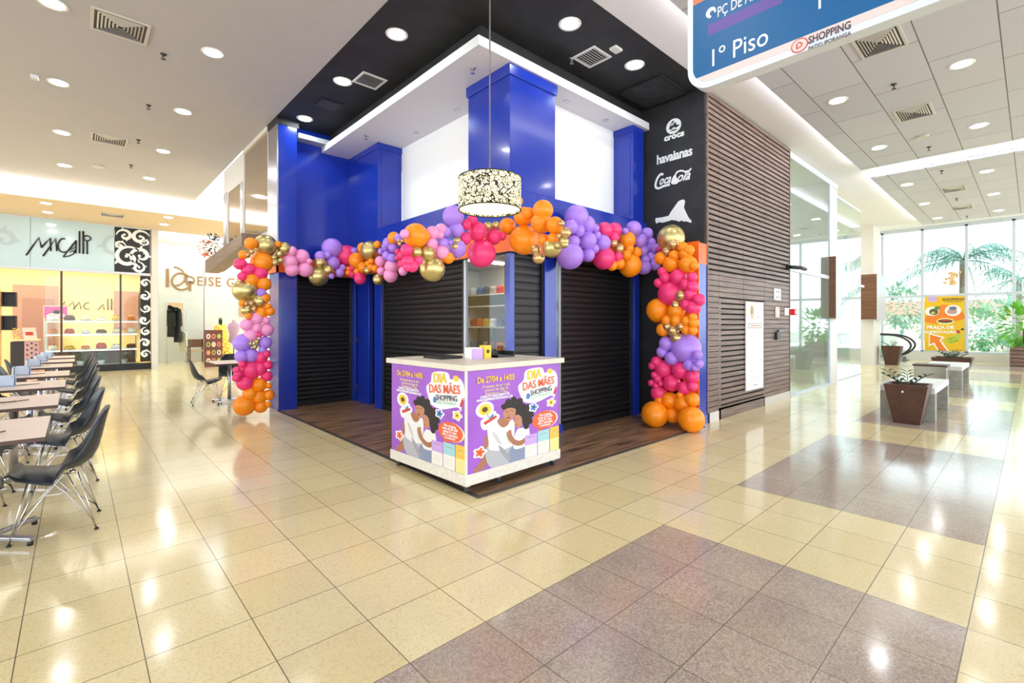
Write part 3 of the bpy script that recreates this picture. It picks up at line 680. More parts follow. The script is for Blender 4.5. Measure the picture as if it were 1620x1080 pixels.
# things standing on the counter
zc = 1.10
b = thing('leaflet_box', 'white and lilac leaflet box on the counter top', 'box', (2.93,3.78,zc))
MB().box(2.87,3.72,zc,2.99,3.84,zc+.11).build('box_body', P_wh, b, bevel=.003); MB().box(2.868,3.70,zc+.0,2.992,3.722,zc+.10).build('front_panel', P_lil, b)
b = thing('yellow_box', 'small yellow box with a dark spot beside the lilac leaflet box', 'box', (3.05,3.74,zc))
MB().box(3.01,3.70,zc,3.10,3.78,zc+.13).build('box_body', P_yel, b, bevel=.003); MB().prism(FY(3.055,3.699,zc+.07), ell(0,0,.02,.02), 0, .002).build('printed_dot', P_brn, b)
b = thing('desk_tray', 'low black tray behind the boxes on the counter', 'tray', (3.30,3.80,zc))
MB().box(3.18,3.70,zc,3.42,3.90,zc+.02).box(3.18,3.70,zc,3.19,3.90,zc+.06).box(3.41,3.70,zc,3.42,3.90,zc+.06).box(3.18,3.89,zc,3.42,3.90,zc+.06).build('tray_body', M_blk, b)
b = thing('laptop', 'closed black laptop lying on the counter\'s left side', 'laptop', (2.72,4.0,zc))
MB().box(2.60,3.86,zc,2.86,4.18,zc+.014).build('keyboard_base', M_blk, b, bevel=.004); MB().box(2.60,3.86,zc+.015,2.86,4.18,zc+.026).build('screen_lid', M_blk, b, bevel=.004)
# ================================================================ ceiling fittings
M_ring = mat('downlight_ring', (240, 240, 238), .4)
def downlight_proto(m):
    root = thing('downlight', 'x', 'light', (0,0,0)); ORG[root.name]['o'] = (0,0,0)
    MB().lathe((0,0,0), [(.095,-.002),(.125,-.010),(.13,-.004),(.13,0.0)], 28).build('rim', M_ring, root)
    MB().lathe((0,0,0), [(0.0001,-.006),(.097,-.006),(.097,-.001)][::-1], 28).build('lens', m, root)
    return root
protoA = downlight_proto(M_lamp); protoB = downlight_proto(M_lampb); used = set()
def light(pr, x, y, z, label, group):
    if pr.name in used: return dup(pr, (x, y, z), 0, label, group)
    used.add(pr.name); pr.location = (x, y, z); pr['label'] = label; pr['group'] = group; return pr
GL, GB, GR, GF = 'downlights in the left corridor ceiling', 'downlights in the black ceiling', 'downlights in the grey ceiling panels', 'downlights in the far warm ceiling'
for k, y in enumerate((7.08, 9.35, 11.75, 14.15)):
    light(protoA, -.18, y, HC, 'round downlight of the left corridor\'s outer row, %s from the front' % ORD[k], GL)
    light(protoA, 1.28, y - .08, HC, 'round downlight of the left corridor\'s row nearer the kiosk, %s from the front' % ORD[k], GL)
for k, y in enumerate((4.66, 2.3)):
    light(protoA, -.18, y, HC, 'round downlight overhead in the left corridor\'s outer row, %s the camera' % ('beside', 'just ahead of')[k == 0], GL)
    light(protoA, 1.28, y - .08, HC, 'round downlight overhead in the left corridor\'s kiosk row, %s the camera' % ('beside', 'just ahead of')[k == 0], GL)
for k, (x, y) in enumerate(((-.55,16.62),(-.56,17.95),(1.93,16.5),(1.97,17.75))):
    light(protoA, x, y, 4.45, 'small far downlight before the %s, %s one' % (('pale shop sign', 'black scroll panel')[k > 1], ('nearer', 'farther')[k % 2]), GF)
for k, (x, y) in enumerate(((2.80,5.08),(2.78,6.58),(2.82,8.20))):
    light(protoB, x, y, HC-.004, 'round downlight in the black ceiling left of the white soffit, %s from the front' % ORD[k], GB)
for k, (x, y) in enumerate(((4.16,3.57),(5.45,3.56))):
    light(protoB, x, y, HC-.004, 'round downlight in the black ceiling right of the hanging lamp cord, %s' % ('nearer', 'farther')[k], GB)
for j, y in enumerate((1.93, .61)):
    for k, x in enumerate((8.2, 10.95)):
        light(protoA, x, y, 4.70, 'round downlight in the near grey panel, %s row, %s along' % (('kiosk-side', 'outer')[j], ORD[k]), GR)
    for k, x in enumerate((14.35, 17.0, 19.6)):
        light(protoA, x, y + .07, 4.70, 'round downlight in the far grey panel, %s row, %s along' % (('kiosk-side', 'outer')[j], ORD[k]), GR)
light(protoA, 5.5, .61, 4.70, 'round downlight overhead behind the hanging blue sign, outer row', GR)
light(protoA, 5.5, 1.93, 4.70, 'round downlight overhead behind the hanging blue sign, kiosk row', GR)
# air vents: frame, dark throat, blades set in four triangles
def vent_proto(w, d, four, fm):
    root = thing('ceiling_vent', 'x', 'vent', (0,0,0)); ORG[root.name]['o'] = (0,0,0)
    a, b = w/2, d/2
    MB().box(-a,-b,-.014,a,-b+.03,0).box(-a,b-.03,-.014,a,b,0).box(-a,-b+.03,-.014,-a+.03,b-.03,0).box(a-.03,-b+.03,-.014,a,b-.03,0).build('frame', fm, root, bevel=.002)
    MB().box(-a+.03,-b+.03,-.003,a-.03,b-.03,-.0015).build('throat', M_dgrey, root)
    m = MB(); n = int((d - .06) / .034); q = a - .03; p = b - .03
    if four:
        for k in range(1, 7):
            f = k / 7.0
            for s in (-1, 1):
                m.obox((0, s*p*f, -.010), (q*f, 0, 0), (0, .007, .003*s), (0, 0, .002)); m.obox((s*q*f, 0, -.010), (0, p*f, 0), (.007, 0, .003*s), (0, 0, .002))
    else:
        for k in range(n): y = -p + (k + .5) * 2*p/n; m.obox((0, y, -.010), (q, 0, 0), (0, .009, .005), (0, 0, .0015))
    m.build('blades', fm, root); return root
M_vent = mat('vent_paint', (206, 200, 194), .5); M_ventw = mat('vent_white', (226, 226, 226), .5)
v4 = vent_proto(.52, .52, True, M_vent); v2 = vent_proto(.36, .36, False, M_ventw); v3 = vent_proto(.60, .44, True, M_vent)
def put(pr, x, y, z, label, group, rz=0):
    if pr.name in used: return dup(pr, (x, y, z), rz, label, group)
    used.add(pr.name); pr.location = (x, y, z); pr.rotation_euler = (0,0,rz); pr['label'] = label; pr['group'] = group
put(v4, .38, 7.10, HC, 'square ceiling vent nearest the front between the left corridor lights', 'square vents in the left corridor ceiling')
put(v4, .46, 11.6, HC, 'square ceiling vent farther back between the left corridor lights', 'square vents in the left corridor ceiling')
put(v4, .75, 17.2, 4.45, 'square ceiling vent in the far warm ceiling before the scroll panel', 'square vents in the left corridor ceiling')
put(v2, 3.05, 6.30, HC-.004, 'small white grille in the black ceiling left of the soffit', 'white grilles in the black ceiling')
put(v2, 4.88, 3.82, HC-.004, 'small white grille in the black ceiling right of the hanging lamp cord', 'white grilles in the black ceiling')
for x, y, l in ((6.85,1.2,'partly hidden by the blue hanging sign'), (9.53,1.24,'in the middle of the near panel'), (15.65,1.3,'near the front of the far panel'), (18.3,1.35,'toward the window end of the far panel')):
    put(v3, x, y, 4.70, 'ceiling vent in the grey tiles, ' + l, 'vents in the grey ceiling tiles')
# hatches in the black ceiling
h = thing('access_hatch', 'large black access hatch in the black ceiling beside the logo wall', 'hatch', (6.2,3.8,HC-.004))
MB().box(5.90,3.44,HC-.03,6.68,3.47,HC-.004).box(5.90,4.12,HC-.03,6.68,4.15,HC-.004).box(5.90,3.47,HC-.03,5.93,4.12,HC-.004).box(6.65,3.47,HC-.03,6.68,4.12,HC-.004).build('hatch_frame', mat('hatch_frame', (24,24,26), .5), h)
MB().box(5.93,3.47,HC-.014,6.65,4.12,HC-.006).build('hatch_panel', mat('hatch_panel', (50,50,53), .55, var=.4, vscale=7), h)
h = thing('access_hatch', 'small black access hatch between two lights of the black ceiling', 'hatch', (2.9,7.42,HC-.004))
MB().box(2.72,7.24,HC-.012,3.08,7.60,HC-.004).build('hatch_frame', mat('hatch_frame', (24,24,26), .5), h); MB().box(2.76,7.28,HC-.018,3.04,7.56,HC-.012).build('hatch_panel', mat('hatch_panel', (50,50,53), .55), h)
# sprinklers
def sprinkler_proto(m):
    root = thing('sprinkler', 'x', 'sprinkler', (0,0,0)); ORG[root.name]['o'] = (0,0,0)
    MB().lathe((0,0,0), [(.012,-.03),(.012,-.012),(.035,-.008),(.035,0)], 14).build('escutcheon', m, root)
    MB().tube([(0,0,-.03),(.02,0,-.045),(0,0,-.062)], .004, 5).tube([(0,0,-.03),(-.02,0,-.045),(0,0,-.062)], .004, 5).cyl((0,0,-.066), .026, .004, 14).build('deflector', m, root)
    return root
spd = sprinkler_proto(M_dgrey); sps = sprinkler_proto(M_steel)
for k, (x, y) in enumerate(((.82,7.46),(.84,9.36),(.86,11.26),(.88,13.15))): put(spd, x, y, HC, 'small dark sprinkler in the left corridor ceiling, %s from the front' % ORD[k], 'sprinklers in the left ceiling')
for k, (x, y) in enumerate(((8.2,1.28),(11.6,1.3),(13.6,1.32),(16.9,1.35),(19.9,1.36))): put(spd, x, y, 4.70, 'small dark sprinkler in the grey ceiling tiles, %s along the right corridor' % ORD[k], 'sprinklers in the right ceiling')
put(sps, 4.72, 4.02, HC-.004, 'steel sprinkler beside the white grille in the black ceiling', 'kiosk sprinklers')
put(sps, 3.52, 4.55, ZS, 'steel sprinkler under the white soffit left of the corner column', 'kiosk sprinklers')
put(sps, 3.50, 7.35, ZS, 'steel sprinkler under the white soffit near the left pilaster', 'kiosk sprinklers')
M_spot = bright('spot_glow', (255, 252, 244), 30.0)
def spot_proto():
    root = thing('soffit_spot', 'x', 'light', (0,0,0)); ORG[root.name]['o'] = (0,0,0)
    MB().lathe((0,0,0), [(.030,-.004),(.045,-.008),(.045,0)], 18).build('rim', M_steel, root)
    MB().lathe((0,0,0), [(.031,-.002),(.031,-.003),(.0001,-.003)], 18).build('lens', M_spot, root); return root
sp = spot_proto()
for k, (x, y, l) in enumerate(((4.05,5.6,'over the left white panel beside the column'), (4.05,6.7,'over the left white panel beside the pilaster'), (5.0,4.36,'over the right white panel beside the column'), (5.9,4.36,'over the right white panel beside the pilaster'))):
    put(sp, x, y, ZS, 'tiny round spotlight in the soffit ' + l, 'soffit spotlights')
o = MB().cyl((0,0,-.03), .09, .03, 24); tag(o.build('ceiling_speaker', M_vent, org=None), 'round speaker grille in the near grey ceiling panel', 'speaker'); bpy.data.objects['ceiling_speaker'].location = (10.85,1.3,4.70)
o = MB().cyl((0,0,-.03), .11, .03, 24); q = o.build('ceiling_speaker', M_vent); q.location = (.36,13.7,HC); tag(q, 'round speaker grille far along the left corridor ceiling', 'speaker')
q = MB().box(-.07,-.05,-.03,.07,.05,0).build('alarm_box', M_ventw, bevel=.004); q.location = (4.95,3.50,HC-.004); tag(q, 'small white box in the black ceiling beside the grille', 'alarm')
q = MB().box(-.04,-.04,-.05,.04,.04,0).build('motion_sensor', M_ventw, bevel=.004); q.location = (-.42,9.3,HC); tag(q, 'small white sensor box at the outer edge of the left ceiling', 'sensor')
# ================================================================ hanging drum lamp
LX, LY = 2.39, 2.87
lp = thing('pendant_lamp', 'hanging drum lamp with black leaf pattern on a cream shade', 'lamp', (LX,LY,2.33))
def shade_material():
    m = bpy.data.materials.new('leaf_pattern_shade'); m.use_nodes = True; nt = m.node_tree; L = nt.links; N = nt.nodes; b = N['Principled BSDF']
    tc = N.new('ShaderNodeTexCoord')
    ns = N.new('ShaderNodeTexNoise'); ns.inputs['Scale'].default_value = 22; L.new(tc.outputs['Object'], ns.inputs['Vector'])
    ad = N.new('ShaderNodeVectorMath'); ad.operation = 'MULTIPLY_ADD'; L.new(ns.outputs['Color'], ad.inputs[0]); ad.inputs[1].default_value = (.035,.035,.035); L.new(tc.outputs['Object'], ad.inputs[2])
    vo = N.new('ShaderNodeTexVoronoi'); vo.feature = 'DISTANCE_TO_EDGE'; vo.inputs['Scale'].default_value = 34; L.new(ad.outputs[0], vo.inputs['Vector'])
    vo2 = N.new('ShaderNodeTexVoronoi'); vo2.feature = 'DISTANCE_TO_EDGE'; vo2.inputs['Scale'].default_value = 23; L.new(ad.outputs[0], vo2.inputs['Vector'])
    s1 = N.new('ShaderNodeMath'); s1.operation = 'LESS_THAN'; s1.inputs[1].default_value = .075; L.new(vo.outputs['Distance'], s1.inputs[0])
    s2 = N.new('ShaderNodeMath'); s2.operation = 'LESS_THAN'; s2.inputs[1].default_value = .055; L.new(vo2.outputs['Distance'], s2.inputs[0])
    mxx = N.new('ShaderNodeMath'); mxx.operation = 'MAXIMUM'; L.new(s1.outputs[0], mxx.inputs[0]); L.new(s2.outputs[0], mxx.inputs[1])
    iv = N.new('ShaderNodeMix'); iv.data_type = 'RGBA'; L.new(mxx.outputs[0], iv.inputs[0]); iv.inputs[6].default_value = lin((250,232,180)) + (1,); iv.inputs[7].default_value = lin((20,18,16)) + (1,)
    L.new(iv.outputs[2], b.inputs['Base Color']); L.new(iv.outputs[2], b.inputs['Emission Color']); b.inputs['Emission Strength'].default_value = .75
    b.inputs['Roughness'].default_value = .6; return m
R = .243
MB().lathe((LX,LY,2.335), [(R,0),(R,.245)], 48, caps=False).build('lamp_shade', shade_material(), lp, solid=.003)
md = bpy.data.objects['lamp_shade']
n0 = len(md.data.polygons)
rim = MB()
for z in (2.335, 2.58): rim.tube([(LX+R*math.cos(a), LY+R*math.sin(a), z) for a in [2*PI*k/48 for k in range(48)]], .005, 6, closed=True)
rim.build('rim', M_blk, lp)
MB().lathe((LX,LY,2.352), [(.0001,0),(R-.006,0),(R-.006,.003)], 40).build('diffuser', bright('lamp_diffuser_glow', (255, 236, 176), 1.25), lp)
b = MB().ball((LX,LY,2.42), .03, .03, .04, 12, 8); b.build('bulb', bright('bulb_glow', (255, 236, 190), 30), lp)
MB().tube([(LX,LY,2.46),(LX,LY,2.60),(LX,LY,HC-.02)], .0055, 8).build('cord', mat('lamp_cord', (120, 112, 108), .5), lp)
sp_ = MB()
for k in range(3): a = 2*PI*k/3; sp_.tube([(LX,LY,2.57),(LX+R*math.cos(a),LY+R*math.sin(a),2.577)], .003, 5)
sp_.build('spider', M_steel, lp); MB().cyl((LX,LY,HC-.03), .05, .03, 18).build('ceiling_cup', M_steel, lp)
# ================================================================ tables and chairs
M_shell = mat('black_seat_shell', (40, 46, 54), .38, bump=.08, bscale=180)
def chair_proto():
    root = thing('shell_chair', 'x', 'chair', (0,0,0)); ORG[root.name]['o'] = (0,0,0)
    prof = [(.240,.424,.09,0),(.232,.434,.150,.004),(.205,.443,.195,.010),(.14,.441,.222,.020),(.05,.428,.234,.032),(-.06,.420,.238,.045),(-.14,.436,.240,.055),(-.195,.480,.240,.060),(-.228,.550,.236,.056),(-.247,.630,.226,.046),(-.262,.710,.208,.034),(-.276,.775,.182,.022),(-.286,.815,.145,.012),(-.292,.832,.085,.006)]
    fin = []
    for i in range(len(prof)-1):
        for t in (0, .5): fin.append(tuple(prof[i][k]*(1-t)+prof[i+1][k]*t for k in range(4)))
    fin.append(prof[-1]); n = 12; vs = []; fs = []
    for i, (x, z, hw, cu) in enumerate(fin):
        a = fin[min(i+1, len(fin)-1)]; b = fin[max(i-1, 0)]; t = Vector((a[0]-b[0], 0, a[1]-b[1])).normalized(); nn = Vector((-t.z, 0, t.x)); nn = nn if nn.z > 0 or nn.x > 0 else -nn
        for k in range(n+1):
            w = -1 + 2*k/n; c = cu * abs(w)**2.6 * 1.5
            vs.append((x + nn.x*c, w*hw, z + nn.z*c))
    for i in range(len(fin)-1):
        for k in range(n): q = i*(n+1)+k; fs.append((q, q+1, q+n+2, q+n+1))
    MB().add(vs, fs, 0, True).build('seat_shell', M_shell, root, solid=.010)
    br = MB(); r = .0042
    hub = {}
    for sx in (1, -1):
        for sy in (1, -1):
            foot = Vector((.205 if sx > 0 else -.225, sy*.205, .012)); top = Vector((sx*.095, sy*.12, .405))
            leg = MB().tube([foot, top + Vector((.028,0,0))], r, 6).tube([foot, top - Vector((.028,0,0))], r, 6)
            lo = leg.build('leg', M_chrome, root); g = MB().lathe((foot.x, foot.y, 0), [(.013,0),(.014,.008),(.006,.016)], 10); g.build('foot_glide', M_blk, lo)
            # brace from low on the leg to the middle ring and up to the opposite side
            low = foot.lerp(top, .12); ring = Vector((sx*.055, sy*.05, .25))
            br.tube([low, ring, Vector((-sx*.05, sy*.115, .40))], r*.9, 6)
            mt = MB().cyl((top.x, top.y, .400), .018, .022, 10); br.add(mt.v, mt.f, 0, True)
    br.tube([(.055,.05,.25),(-.055,.05,.25),(-.055,-.05,.25),(.055,-.05,.25)], r*.9, 6, closed=True)
    br.tube([(.095,.12,.405),(-.095,.12,.405),(-.095,-.12,.405),(.095,-.12,.405)], r, 6, closed=True)
    br.build('brace', M_chrome, root); return root
cp = chair_proto()
GC = 'black shell chairs at the left tables'
ys = [4.68, 6.02, 7.40, 8.78, 10.22, 11.65, 13.05]
ysl = [4.40, 5.72, 7.25, 8.85, 10.3, 11.85]
for k, y in enumerate(ys):
    put(cp, -.105 + .018*min(k,4), y, 0, 'black shell chair on the aisle side of the tables, %s from the front' % ORD[k], GC, PI + (-.06, .05, .02, -.03, .04, 0, .02)[k])
for k, y in enumerate(ysl):
    put(cp, -.58 - .03*(k % 2), y, 0, 'black shell chair on the far side of the tables, %s from the front' % ORD[k], GC, (.08,-.05,.03,.0,-.04,.05)[k])
M_top = mat('table_top_beige', (222, 200, 192), .35, var=.03, vscale=10); M_edge = mat('table_edge_brown', (84, 60, 54), .5)
def table_proto(w, d):
    root = thing('cafe_table', 'x', 'table', (0,0,0)); ORG[root.name]['o'] = (0,0,0)
    MB().box(-w/2,-d/2,.712,w/2,d/2,.738).build('table_edge', M_edge, root, bevel=.002); MB().box(-w/2+.002,-d/2+.002,.738,w/2-.002,d/2-.002,.741).build('table_top', M_top, root)
    MB().cyl((0,0,.05), .032, .66, 18).box(-.12,-.12,.70,.12,.12,.712).build('column', M_steel, root)
    for k in range(4):
        a = PI/4 + k*PI/2; e = Vector((math.cos(a), math.sin(a), 0)); p = Vector((-e.y, e.x, 0))
        m = MB().obox(e*.17 + Vector((0,0,.042)), e*.16, p*.022, Vector((0,0,.012))); l = m.build('foot', M_steel, root, bevel=.004)
        MB().cyl((e.x*.31, e.y*.31, 0), .016, .032, 10).build('glide', M_blk, l)
    return root
tp = table_proto(.60, .92); GT = 'beige cafe tables in the left row'
ty = [4.65, 6.22, 7.82, 9.40, 11.15, 12.55, 13.95]
for k, y in enumerate(ty): put(tp, -.44 + .025*min(k,5), y, 0, 'beige cafe table of the left row, %s from the front' % ORD[k], GT)
M_acr = glass_material('blue_acrylic', (206, 222, 240), .8); M_nap = mat('paper_napkin', (196, 208, 226), .7)
def napkin_proto():
    root = thing('napkin_holder', 'x', 'napkin holder', (0,0,0)); ORG[root.name]['o'] = (0,0,0)
    MB().box(-.085,-.05,0,.085,.05,.008).box(-.085,-.05,.008,-.079,.05,.105).box(.079,-.05,.008,.085,.05,.105).box(-.079,.044,.008,.079,.05,.12).build('holder_body', mat('pale_blue_plastic', (186, 200, 220), .25), root, bevel=.002)
    MB().box(-.07,-.035,.012,.07,.035,.10).obox((0,-.01,.11),(.05,0,0),(0,.02,.012),(0,0,.004)).build('napkins', M_nap, root); return root
npn = napkin_proto(); GN = 'napkin holders on the left tables'
for k, y in enumerate(ty[1:]):
    put(npn, -.62 + .035*k, y - .05, .742, 'pale blue napkin holder on the %s table from the front' % ORD[k+1], GN, .1*k)
def pen_proto():
    root = thing('sachet_stick', 'x', 'straw', (0,0,0)); ORG[root.name]['o'] = (0,0,0)
    MB().tube([(-.10,0,.006),(.02,.0,.006)], .005, 6).build('stem', M_blk, root); MB().tube([(.02,0,.006),(.11,.035,.006)], .004, 6).build('tip', M_dgrey, root); return root
pn = pen_proto()
for k, y in enumerate(ty[:5]): put(pn, -.42, y - (.20 if k == 0 else .02), .742, 'thin dark stick lying on the %s table from the front' % ORD[k], 'dark sticks on the tables', (.5, .2, .1, .1, .2)[k])
# the separate table group in front of the far left shop
tq = dup(tp, (2.10,10.05,0), 0, 'small cafe table half hidden behind the left balloon column', GT)
dup(cp, (1.76,10.15,0), -.10, 'black shell chair side-on before the small table by the left balloon column', GC)
dup(cp, (2.30,10.75,0), -PI/2-.2, 'black shell chair behind the small table by the left balloon column', GC)
# ================================================================ the cake shop at the end of the left corridor
YS = 19.1
M_signgl = mat('pale_blue_glass_panel', (192, 214, 222), .12, coat=.5, var=.03, vscale=.8)
M_ink = mat('sign_black', (22, 22, 24), .4)
M_warm = mat('warm_wall', (250, 232, 186), .6); M_pink = mat('dusty_pink_paint', (178, 142, 142), .6)
sg = thing('shop_sign', 'long pale glass shop sign with thin black slanted lettering', 'sign', (-3.6,YS,3.0))
for k, (a, b) in enumerate(((-8.2,-3.4),(-3.39,-.95),(-.94,.87))): MB().box(a,YS-.06,3.04,b,YS,4.44).build('sign_panel', M_signgl, sg)
MB().box(-8.2,YS-.10,2.97,1.76,YS,3.04).box(-8.2,YS-.10,4.42,1.76,YS,4.46).build('sign_frame', M_trimw, sg)
def zp(zx, zy, ox=0, oy=330, s=4.0): p = on_y(ox + zx/s, oy + zy/s, YS - .075); return p
lt = MB()
for st, w in (([(165,295),(205,240),(247,182),(263,246)],.028), ([(263,246),(290,215),(318,185),(322,268)],.028), ([(272,300),(312,246),(352,188),(360,268)],.028),
              ([(412,190),(388,192),(370,218),(370,250),(388,272),(420,272),(450,246),(482,200)],.026), ([(482,200),(481,240),(480,282)],.026), ([(400,305),(440,252),(482,200)],.022), ([(400,305),(436,300),(466,286),(474,262)],.022), ([(448,262),(480,240)],.016), ([(440,276),(476,262)],.016),
              ([(503,142),(503,282)],.026), ([(527,142),(527,286)],.030), ([(552,204),(552,288)],.026)):
    P = [zp(*q) for q in st]; P = [Vector((q.x, YS-.075, q.z)) for q in (curve3([tuple(p) for p in P], 4) if len(P) > 4 else P)]
    lt.tube(P, w*.78, 8)
c = zp(552,187); lt.tube([(c.x+.075*math.cos(a), YS-.075, c.z+.075*math.sin(a)) for a in [2*PI*k/20 for k in range(20)]], .02, 6, closed=True)
lt.build('lettering', M_ink, sg)
def scroll_art(m, M, w, h, seeds, col=0):
    """white curling leaf scrolls on the black panel"""
    rnd = random.Random(seeds); 
    for (cx, cy, R, a0, turns, dirn, wd) in SCROLLS[seeds]:
        pts = []; ws = []
        for k in range(26):
            t = k / 25; r = R * (1 - .86*t); a = a0 + dirn*turns*2*PI*t; pts.append((cx + r*math.cos(a), cy + r*math.sin(a))); ws.append(wd*(.5 + 1.2*math.sin(PI*min(1, t*1.1))))
        m.prism(M, stroke2(pts, [q*1.35 for q in ws]), 0, .004, col)
        m.prism(M, ell(pts[-1][0], pts[-1][1], wd*.9, wd*.9, 12), 0, .005, col)
        for q in (4, 9, 14):
            p = Vector(pts[q]); t = (Vector(pts[q+1]) - p).normalized(); n = Vector((-t.y, t.x)) * -dirn
            L = R * .45
            leaf = [p, p + t*L*.3 + n*L*.25, p + t*L*.2 + n*L, p - t*L*.15 + n*L*.5]
            m.prism(M, smooth2([tuple(v) for v in leaf], 3), 0, .0045 + .0002*q, col)
SCROLLS = {1: [(.30,.45,.36,PI*.2,1.3,1,.05),(.62,.52,.30,-PI*.6,1.2,-1,.045),(.22,1.12,.20,PI,1.2,-1,.04),(.60,1.10,.24,PI*.1,1.2,1,.045),(.10,.80,.14,0,1.0,1,.03),(.72,.98,.12,PI,1.1,1,.025),(.55,.15,.18,PI*.5,1.2,-1,.035)],
           2: [(.12,2.45,.13,0,1.2,1,.03),(.10,2.05,.15,PI*.5,1.1,-1,.035),(.13,1.65,.13,PI,1.2,1,.03),(.09,1.28,.14,0,1.1,-1,.035),(.13,.92,.13,PI*.5,1.2,1,.03),(.10,.55,.14,PI,1.1,-1,.035),(.12,.20,.13,0,1.2,1,.03)]}
M_scrw = mat('scroll_white', (236, 236, 236), .4)
sp2 = thing('scroll_panel', 'black panel with white curling leaf scrolls beside the pale sign', 'panel', (1.3,YS,3.05))
MB().box(.885,YS-.07,3.05,1.74,YS-.004,4.41).build('panel_board', M_ink, sp2); m = MB(); scroll_art(m, FY(.90,YS-.071,3.06), .82, 1.34, 1); m.build('scroll_pattern', M_scrw, sp2)
sp3 = thing('scroll_panel', 'narrow black scroll column on the right edge of the cake shop window', 'panel', (1.63,YS,.23))
MB().box(1.50,YS-.07,.24,1.76,YS-.045,2.96).build('panel_board', M_ink, sp3); m = MB(); scroll_art(m, FY(1.51,YS-.071,.28), .24, 2.6, 2); m.build('scroll_pattern', M_scrw, sp3)
SCROLLS[3] = [(.5,.5,.42,PI*.2,1.3,1,.05),(1.15,.55,.34,-PI*.6,1.2,-1,.045),(.2,1.0,.24,PI,1.2,-1,.04),(3.5,.6,.40,PI*.1,1.2,1,.045),(4.0,.4,.26,PI,1.2,-1,.04)]
m = MB(); scroll_art(m, FY(-2.6,YS-.0645,3.2), 4, 1, 3); m.build('faint_scroll', mat('faint_scroll_grey', (176, 192, 198), .3), sg)
# shop front: black plinth, dark posts, glass
struct(MB().box(-.65,YS-.04,0,1.78,YS+.02,.20).build('baseboard_far', M_ink))
struct(MB().box(-.335,YS-.03,.20,-.285,YS+.03,2.97).box(1.00,YS-.03,.20,1.045,YS+.03,2.97).build('window_frame', mat('dark_brown_post', (74, 56, 50), .4)))
struct(MB().box(-.65,YS-.008,.20,1.50,YS,2.97).build('window_3', M_glassw))
struct(MB().box(1.78,YS-.14,0,1.95,YS+.5,5.3).build('wall_pier', M_cream))
struct(MB().box(-12,YS,4.45,1.95,YS+.05,5.3).box(-12,YS,2.97,1.78,YS+.01,4.45).build('wall_far', M_white))
# shop interior
struct(MB().box(-8.3,23.2,0,1.9,23.25,3.6).box(1.80,YS+.02,0,1.84,23.2,3.6).box(-8.3,YS+.02,0,-8.25,23.2,3.6).build('wall_shop', M_warm))
struct(MB().box(-8.3,YS+.06,3.5,1.84,23.2,3.56).build('ceiling_shop', M_ceilw))
struct(MB().box(-1.55,22.9,0,-.45,23.2,2.75).box(1.05,22.9,1.2,1.75,23.2,2.65).build('wall_shop_pink', M_pink))
struct(MB().box(-1.30,22.87,0,-.55,22.9,2.3).build('door_2', mat('pink_door', (158, 126, 128), .5)))
sl = MB().box(-7.5,19.8,3.46,-.6,20.1,3.5).box(-.5,20.0,3.46,1.7,20.3,3.5).box(-3,21.6,3.46,1.6,21.9,3.5)
tag(sl.build('shop_ceiling_light', bright('shop_warm_glow', (255, 230, 178), 9.0)), 'warm glowing ceiling light lines inside the cake shop', 'light')
cs = thing('cake_display', 'white lit cake display with three shelves behind the cake shop window', 'display', (.4,YS+.35,0))
for z, zl in ((.62,1), (1.09,2), (1.48,3)):
    MB().box(-.66,YS+.10,z,1.46,YS+.62,z+.04).build('shelf_board', M_white, cs); MB().box(-.64,YS+.10,z+.005,1.44,YS+.096,z+.035).build('shelf_light', bright('shelf_glow', (255, 240, 206), 1.6), cs)
MB().box(-.66,YS+.6,.3,-.62,YS+.63,1.5).box(1.42,YS+.6,.3,1.46,YS+.63,1.5).box(-.66,YS+.1,.3,-.63,YS+.13,1.5).build('shelf_post', M_white, cs)
MB().box(-.60,YS+.62,.0,1.44,YS+.66,.62).build('back_panel', mat('brown_panel', (112, 76, 56), .5), cs)
rnd = random.Random(5)
cakes = [((250,246,238),'white domed cake'),((240,190,60),'yellow fruit cake'),((110,66,44),'dark chocolate cake'),((226,130,60),'orange glazed cake'),((244,226,190),'cream layered cake'),((200,80,60),'red berry cake'),((246,240,226),'tall white meringue')]
for zi, (z, wh) in enumerate(((1.52,'top'),(1.13,'middle'),(.66,'lowest'))):
    for k in range(6):
        c, nm = cakes[(k*2 + zi*3) % 7]; x = -.50 + k*.36; y = YS + .30; hgt = rnd.uniform(.07, .14); r = rnd.uniform(.09, .13)
        t = thing('cake', '%s on the %s display shelf, %s from the left' % (nm, wh, ORD[k]), 'cake', (x,y,z), 'cakes in the lit display')
        MB().lathe((x,y,z), [(.03,0),(.03,.01),(r+.03,.02),(r+.035,.028),(r,.03)], 18).build('plate', M_white, t)
        cm = mat('icing_%d_%d' % (zi, k), c, .6, var=.12, vscale=30)
        MB().lathe((x,y,z+.03), [(r,0),(r*1.02,hgt*.5),(r*.9,hgt*.9),(r*.5,hgt*1.15),(.001,hgt*1.22)], 18).build('icing', cm, t)
        tp_ = MB()
        for j in range(5): a = 2*PI*j/5 + k; tp_.ball((x + r*.55*math.cos(a), y + r*.55*math.sin(a), z+.03+hgt*1.1), .02, .02, .02, 8, 5)
        tp_.build('topping', mat('topping_%d' % (k % 3), ((190,40,50),(90,50,30),(250,240,220))[k % 3], .4), t)
